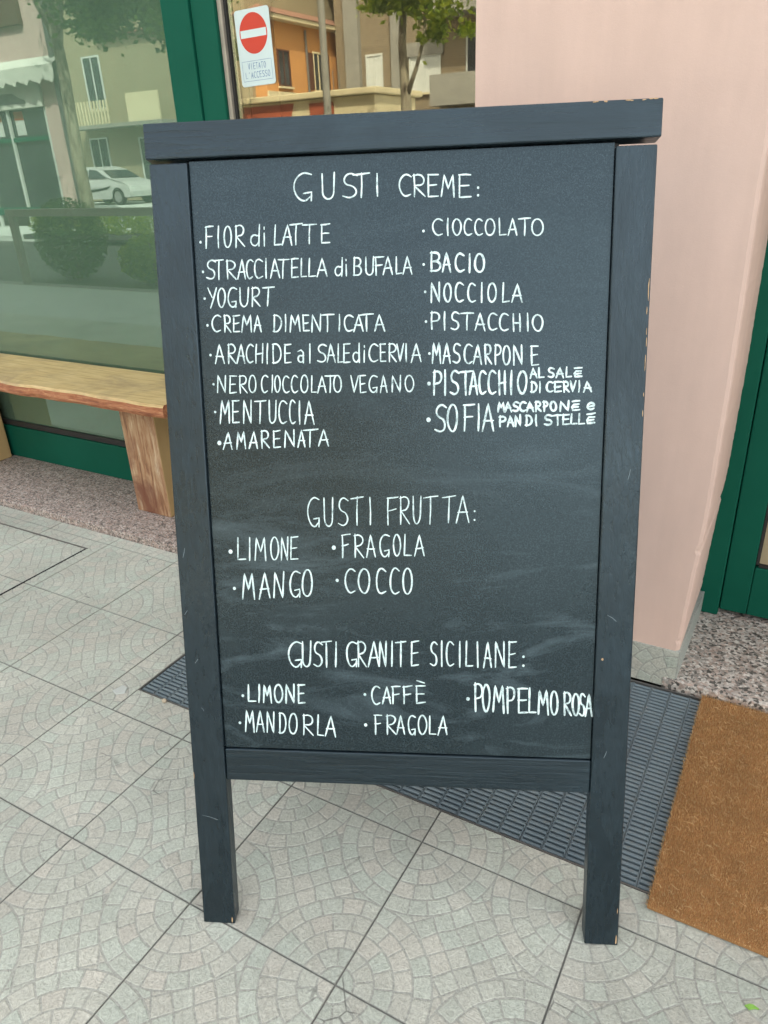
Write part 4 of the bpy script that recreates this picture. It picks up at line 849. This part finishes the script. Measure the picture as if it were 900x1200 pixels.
def building(name, loc, rz, W_, D_, H_, wall, label, wins, roof=None, extra=None):
    r0 = empty(name, loc, rz); tag(r0, label, 'building')
    b = MB(); b.box(0, W_, -D_, 0, 0, H_); b.build('wall', wall, r0)
    for x0, x1, z0, z1, fm, pm, shut in wins:
        b = MB(); f = .07
        b.box(x0 - f, x1 + f, .002, .06, z0 - f, z0); b.box(x0 - f, x1 + f, .002, .06, z1, z1 + f); b.box(x0 - f, x0, .002, .06, z0 + .001, z1 - .001); b.box(x1, x1 + f, .002, .06, z0 + .001, z1 - .001); b.box((x0 + x1) / 2 - .03, (x0 + x1) / 2 + .03, .004, .045, z0 + .001, z1 - .001)
        wf = b.build('window', fm, r0)
        b = MB(); b.box(x0, x1, .003, .02, z0, z1); b.build('pane', pm, wf)
        b = MB(); b.box(x0 - .14, x1 + .14, .004, .14, z0 - .15, z0 - .075); b.build('sill', MT['cream'], wf)
        if shut:
            for a, c in ((x0 - .5, x0 - .09), (x1 + .09, x1 + .5)): b = MB(); b.box(a, c, .003, .06, z0, z1); b.build('shutter', shut, wf)
    if roof == 'hip':
        b = MB(); o_ = .5; z = H_; b.mesh([(-o_, -D_ - o_, z), (W_ + o_, -D_ - o_, z), (W_ + o_, o_, z), (-o_, o_, z), (D_ / 2, -D_ / 2, z + 2), (W_ - D_ / 2, -D_ / 2, z + 2)], [(3, 2, 5, 4), (0, 4, 5, 1), (0, 3, 4), (1, 5, 2), (0, 1, 2, 3)]); b.build('roof', MT['roof'], r0)
        b = MB(); b.box(-.45, W_ + .45, .003, .45, H_ - .16, H_ - .003); b.build('cornice', MT['cream'], r0)
    elif roof: b = MB(); b.box(-.3, W_ + .3, -D_ - .3, .35, H_ + .002, H_ + .3); b.build('roof', roof, r0)
    if extra: extra(r0)
    return r0
g_ = MT['glass_far']
def orange_extra(r0):
    b = MB(); b.box(-.02, 15.0, .004, .10, 3.80, 4.02); b.build('string_course', MT['cream'], r0)
    b = MB(); b.box(0.01, 14.9, .005, .04, 0, 3.78); b.build('ground_floor_facing', MT['cream'], r0)
    b = MB(); b.tube((2.9, .09, 0), (2.9, .09, 6.4), .05); b.build('drainpipe', MT['steel'], r0)
    b = MB(); b.box(3.1, 4.6, .06, .9, 4.03, 4.12); b.build('balcony', MT['cream'], r0)
    for a in (3.2, 3.7, 4.2): b = MB(); b.tube((a, .85, 4.12), (a, .85, 4.9), .02); b.build('baluster', MT['steel'], r0)
building('ochre_house', (-19.6, -25.2, -.02), -math.pi / 2, 15, 8.5, 6.7, MT['orange'], 'ochre orange two storey house with a tiled hip roof across the street',
    [(.9, 1.6, 4.3, 5.5, MT['brown'], g_, None), (3.5, 4.2, 4.2, 5.6, MT['cream'], g_, MT['brown']), (5.5, 6.2, 4.2, 5.6, MT['brown'], g_, None), (8, 8.8, 4.2, 5.6, MT['brown'], g_, None), (11, 11.8, 4.2, 5.6, MT['brown'], g_, None)], 'hip', orange_extra)
def beige_extra(r0):
    b = MB(); b.box(14.6, 20.6, .003, 1.1, 3.1, 3.25); b.build('balcony', MT['greyc'], r0)
    for k in range(14): b = MB(); b.box(14.7 + k * .2, 14.78 + k * .2, 1.0, 1.06, 3.26, 4.2); b.build('baluster', MT['cream'], r0)
    b = MB(); b.box(18.6, 20.5, .98, 1.06, 3.26, 4.35); b.build('parapet', MT['cream'], r0)
    b = MB(); b.box(21.6, 23.8, .003, .35, 2.2, 5.0); b.build('grey_panel', MT['greyc'], r0)
building('tan_house', (-45, -25, -.02), 0, 24.8, 8, 9, MT['beige'], 'tan plastered house behind the parked white car', [(14.75, 15.85, .8, 2.7, MT['pale'], g_, None), (18, 19.2, .9, 2.6, MT['pale'], g_, None), (15.2, 16.2, 4.0, 6, MT['pale'], g_, None), (8, 9, 1, 2.6, MT['pale'], g_, None), (8, 9, 4, 6, MT['pale'], g_, None)], MT['roof'], beige_extra)
def brick_extra(r0):
    for z in (3.4, 6.6):
        b = MB(); b.box(5.2, 12, .003, 1.2, z - .18, z); b.build('balcony', MT['greyc'], r0)
        b = MB(); b.box(5.2, 12, 1.12, 1.19, z + .002, z + .95); b.build('balcony_front', MT['greyc'], r0)
    b = MB(); b.box(2.9, 3.5, .005, .25, 0, 9.9); b.build('concrete_column', MT['greyc'], r0)
    b = MB(); b.box(.6, 1.3, .005, .25, 0, 9.9); b.build('concrete_column', MT['greyc'], r0)
    b = MB(); b.box(3.6, 5.3, .02, .12, 5.2, 5.7); b.build('shutter_box', MT['greyc'], r0)
building('brick_flats', (-19.2, -30, -.02), 0, 32, 9, 10, MT['brick'], 'yellow brick block of flats with grey balconies', [(1.6, 2.3, 4, 5.4, MT['pale'], MT['pale'], None), (3.75, 5.1, 3.9, 5.15, MT['pale'], MT['pale'], None), (6.4, 7.6, 3.5, 5.7, MT['pale'], g_, None), (8.4, 9.8, 3.5, 5.7, MT['pale'], MT['pale'], None), (3.75, 5.1, 7.2, 8.6, MT['pale'], g_, None), (6.4, 7.6, 6.8, 8.9, MT['pale'], g_, None), (15, 16.4, 4, 5.6, MT['pale'], g_, None), (20, 21.4, 4, 5.6, MT['pale'], g_, None), (25, 26.4, 4, 5.6, MT['pale'], g_, None)], MT['greyc'], brick_extra)
# pink shop with awning
ps = empty('pink_corner_shop', (-15.3, -11.5, -.02)); tag(ps, 'pink corner shop with a scalloped white awning and wide glazed front', 'shop')
b = MB(); pr_ = lambda p, z0, z1: b.mesh([(x, y, z0) for x, y in p] + [(x, y, z1) for x, y in p], [(3, 2, 1, 0), (4, 5, 6, 7), (0, 1, 5, 4), (1, 2, 6, 5), (2, 3, 7, 6), (3, 0, 4, 7)])
pr_([(-14, -5), (-6.6, -5), (0, 0), (-14, 0)], 3.42, 6.8); pr_([(-7.2, -5), (-6.6, -5), (0, 0), (-1.0, 0)], 0, 3.418); b.box(-14, -7.21, -5, -4.8, 0, 3.418); b.build('wall', MT['pink_far'], ps)
b = MB(); b.box(-.34, -.20, .003, .12, 0, 6.8); b.build('downpipe', MT['steel'], ps)
b = MB(); b.box(-9, -1.01, -.2, .06, 2.85, 3.40); b.build('fascia_sign', MT['awning'], ps)
b = MB(); b.box(-9, -1.01, -.15, -.10, .5, 2.84); b.build('shop_glass', MT['glass_far'], ps)
for x in (-9, -6.2, -3.9, -2.6, -1.1): b = MB(); b.box(x, x + .07, -.09, -.02, 0, 2.84); b.build('mullion', MT['pale'], ps)
b = MB(); b.box(-9, -1.02, -.09, -.02, .3, .5); b.box(-9, -1.02, -.085, -.03, 2.1, 2.2); b.build('transom', MT['green'], ps)
b = MB(); n = 40
for i in range(n):
    x0 = -9.2 + i * .23; zz = 3.40 - .07 * abs(math.sin(i * 1.57)); zz2 = 3.40 - .07 * abs(math.sin((i + 1) * 1.57))
    b.face([(x0, .004, 3.9), (x0 + .23, .004, 3.9), (x0 + .23, .35, 3.68), (x0, .35, 3.68)]); b.face([(x0, .35, 3.68), (x0 + .23, .35, 3.68), (x0 + .23, .352, zz2), (x0 + .115, .352, zz - .05), (x0, .352, zz)])
b.build('awning', MT['awning'], ps)
b = MB(); b.box(-4.5, -1.15, .003, .12, 4.6, 6.5); b.build('brown_signboard', MT['brown'], ps)
# simple painted sports car on the fascia
b = MB(); pts = [(-1.6, 2.93), (-1.62, 3.02), (-1.85, 3.08), (-2.05, 3.19), (-2.5, 3.20), (-2.75, 3.08), (-2.95, 3.02), (-2.95, 2.92), (-2.6, 2.95), (-1.9, 2.95)]
b.face([(p[0], .064, p[1]) for p in pts]); b.build('painted_emblem', MT['steel'], ps)
dg = Strokes(lambda a, b_, z: (a, .066 + z, b_), 0, .0005); rdg = random.Random(1)
dg.stroke(arc(-3.62, 3.06, .06, .07, 0, 360, 12), .03, rdg); dg.stroke([(-3.56, 3.06), (-3.58, 2.93), (-3.66, 2.90)], .03, rdg)
dg.stroke(arc(-3.34, 2.97, .06, .07, 0, 360, 12), .03, rdg); dg.stroke([(-3.40, 2.97), (-3.38, 3.10), (-3.30, 3.13)], .03, rdg)
tag(dg.mb.build('painted_number', MT['redp'], ps), kind='stuff')
for x, c_ in ((-2.2, 'redp'), (-3.1, 'redp'), (-4.5, 'cream')): b = MB(); b.box(x - .18, x + .18, -.098, -.092, 2.25, 2.8); b.build('window_poster', MT['pale'], ps); b = MB(); b.box(x - .18, x + .18, -.090, -.086, 2.6, 2.8); b.build('window_poster', MT[c_], ps)

# parked white hatchback
car = empty('parked_car', (-26.2, -22.1, -.02)); tag(car, 'white parked hatchback with dark side stripe before the tan house', 'car')
prof = [(-1.98, .35), (-2.02, .62), (-1.96, .92), (-1.78, 1.02), (-1.45, 1.38), (-1.0, 1.50), (-.2, 1.50), (.35, 1.36), (.98, 1.02), (1.6, .90), (1.95, .75), (2.04, .52), (2.0, .32)]
arch = lambda cx_: [(cx_ + .37 * math.cos(math.radians(a)), .32 + .37 * math.sin(math.radians(a))) for a in range(0, 181, 20)]
low = [(1.72, .30)] + arch(1.28) + [(.8, .24), (-.85, .24)] + arch(-1.25) + [(-1.7, .30)]
full_p = prof + low
def half(z): return .87 if z < .95 else .87 - (z - .95) * .36
b = MB(); n = len(full_p)
for s_ in (-1, 1):
    vs = [(p[0], s_ * half(p[1]), p[1]) for p in full_p]; b.face(vs if s_ < 0 else vs[::-1])
for i in range(n):
    p, q = full_p[i], full_p[(i + 1) % n]; b.face([(p[0], half(p[1]), p[1]), (q[0], half(q[1]), q[1]), (q[0], -half(q[1]), q[1]), (p[0], -half(p[1]), p[1])])
b.build('body', MT['white'], car)
for s_ in (-1, 1):
    for pts in ([(-1.35, 1.08), (-1.12, 1.36), (-.45, 1.40), (-.45, 1.06)], [(-.38, 1.06), (-.38, 1.40), (.1, 1.36), (.72, 1.06)]):
        b = MB(); b.face([(p[0], s_ * (half(p[1]) + .006), p[1]) for p in pts]); b.build('side_window', MT['glass_far'], car)
    b = MB(); pts = [(-1.0, .60), (-.2, .52), (.7, .62), (1.0, .78), (.5, .68), (-.3, .62)]; b.face([(p[0], s_ * .878, p[1]) for p in pts]); b.build('side_stripe', MT['black'], car)
    b = MB(); b.box(1.80, 1.99, s_ * .6 - .16, s_ * .6 + .16, .62, .74, bev=.02); b.build('headlight', MT['pale'], car)
    for x in (-1.25, 1.28):
        b = MB(); b.tube((x, s_ * .70, .32), (x, s_ * .885, .32), .32, n=24); wh = b.build('wheel', MT['black'], car)
        b = MB(); b.tube((x, s_ * .80, .32), (x, s_ * .892, .32), .21, n=16); b.build('rim', MT['rim'], wh)
for pts in ([(.42, 1.345), (.96, 1.05)], [(-1.5, 1.34), (-1.76, 1.06)]):
    b = MB(); (xa, za), (xb, zb2) = pts; dx = .012 if xa > 0 else -.012
    b.face([(xa + dx, -half(za) + .06, za + .012), (xa + dx, half(za) - .06, za + .012), (xb + dx, half(zb2) - .06, zb2 + .012), (xb + dx, -half(zb2) + .06, zb2 + .012)]); b.build('windscreen', MT['glass_far'], car)
# kiosk
ks = empty('market_kiosk', (-9.3, -12.0, -.02)); tag(ks, 'cream and red brown street kiosk standing before the ochre house', 'kiosk')
b = MB(); b.box(-1.9, 2.3, -1.8, 0, 0, 2.5, bev=.03); b.build('body', MT['cream'], ks)
b = MB(); b.box(-2.05, 2.4, -1.95, .15, 2.505, 2.62, bev=.02); b.build('roof', MT['cream'], ks)
b = MB(); b.face([(-1.85, .006, 1.2), (-.2, .006, 1.2), (.3, .006, 2.45), (-1.85, .006, 2.45)]); b.build('red_panel', MT['redp'], ks)
b = MB(); b.box(.7, 1.3, .004, .03, 2.2, 2.42); b.build('vent', MT['redp'], ks)
b = MB(); b.box(.4, 2.1, .004, .05, 1.1, 2.0); b.build('counter_shutter', MT['pale'], ks)
# lamp post
for x, lab in ((-7.9, 'grey lamp post between the kiosk and the forked tree'),):
    lp = empty('street_lamp', (x, -11.6, -.02)); tag(lp, lab, 'street lamp')
    b = MB(); b.tube((0, 0, 0), (0, 0, 7.2), .085, .06, 12); b.build('pole', MT['greyc'], lp)
    b = MB(); b.path([(0, 0, 7.0), (.1, .3, 7.5), (.1, 1.0, 7.7)], [.04, .035, .03]); b.build('arm', MT['greyc'], lp)
    b = MB(); b.box(-.02, .22, .9, 1.5, 7.62, 7.74, bev=.03); b.build('lamp_head', MT['greyc'], lp)
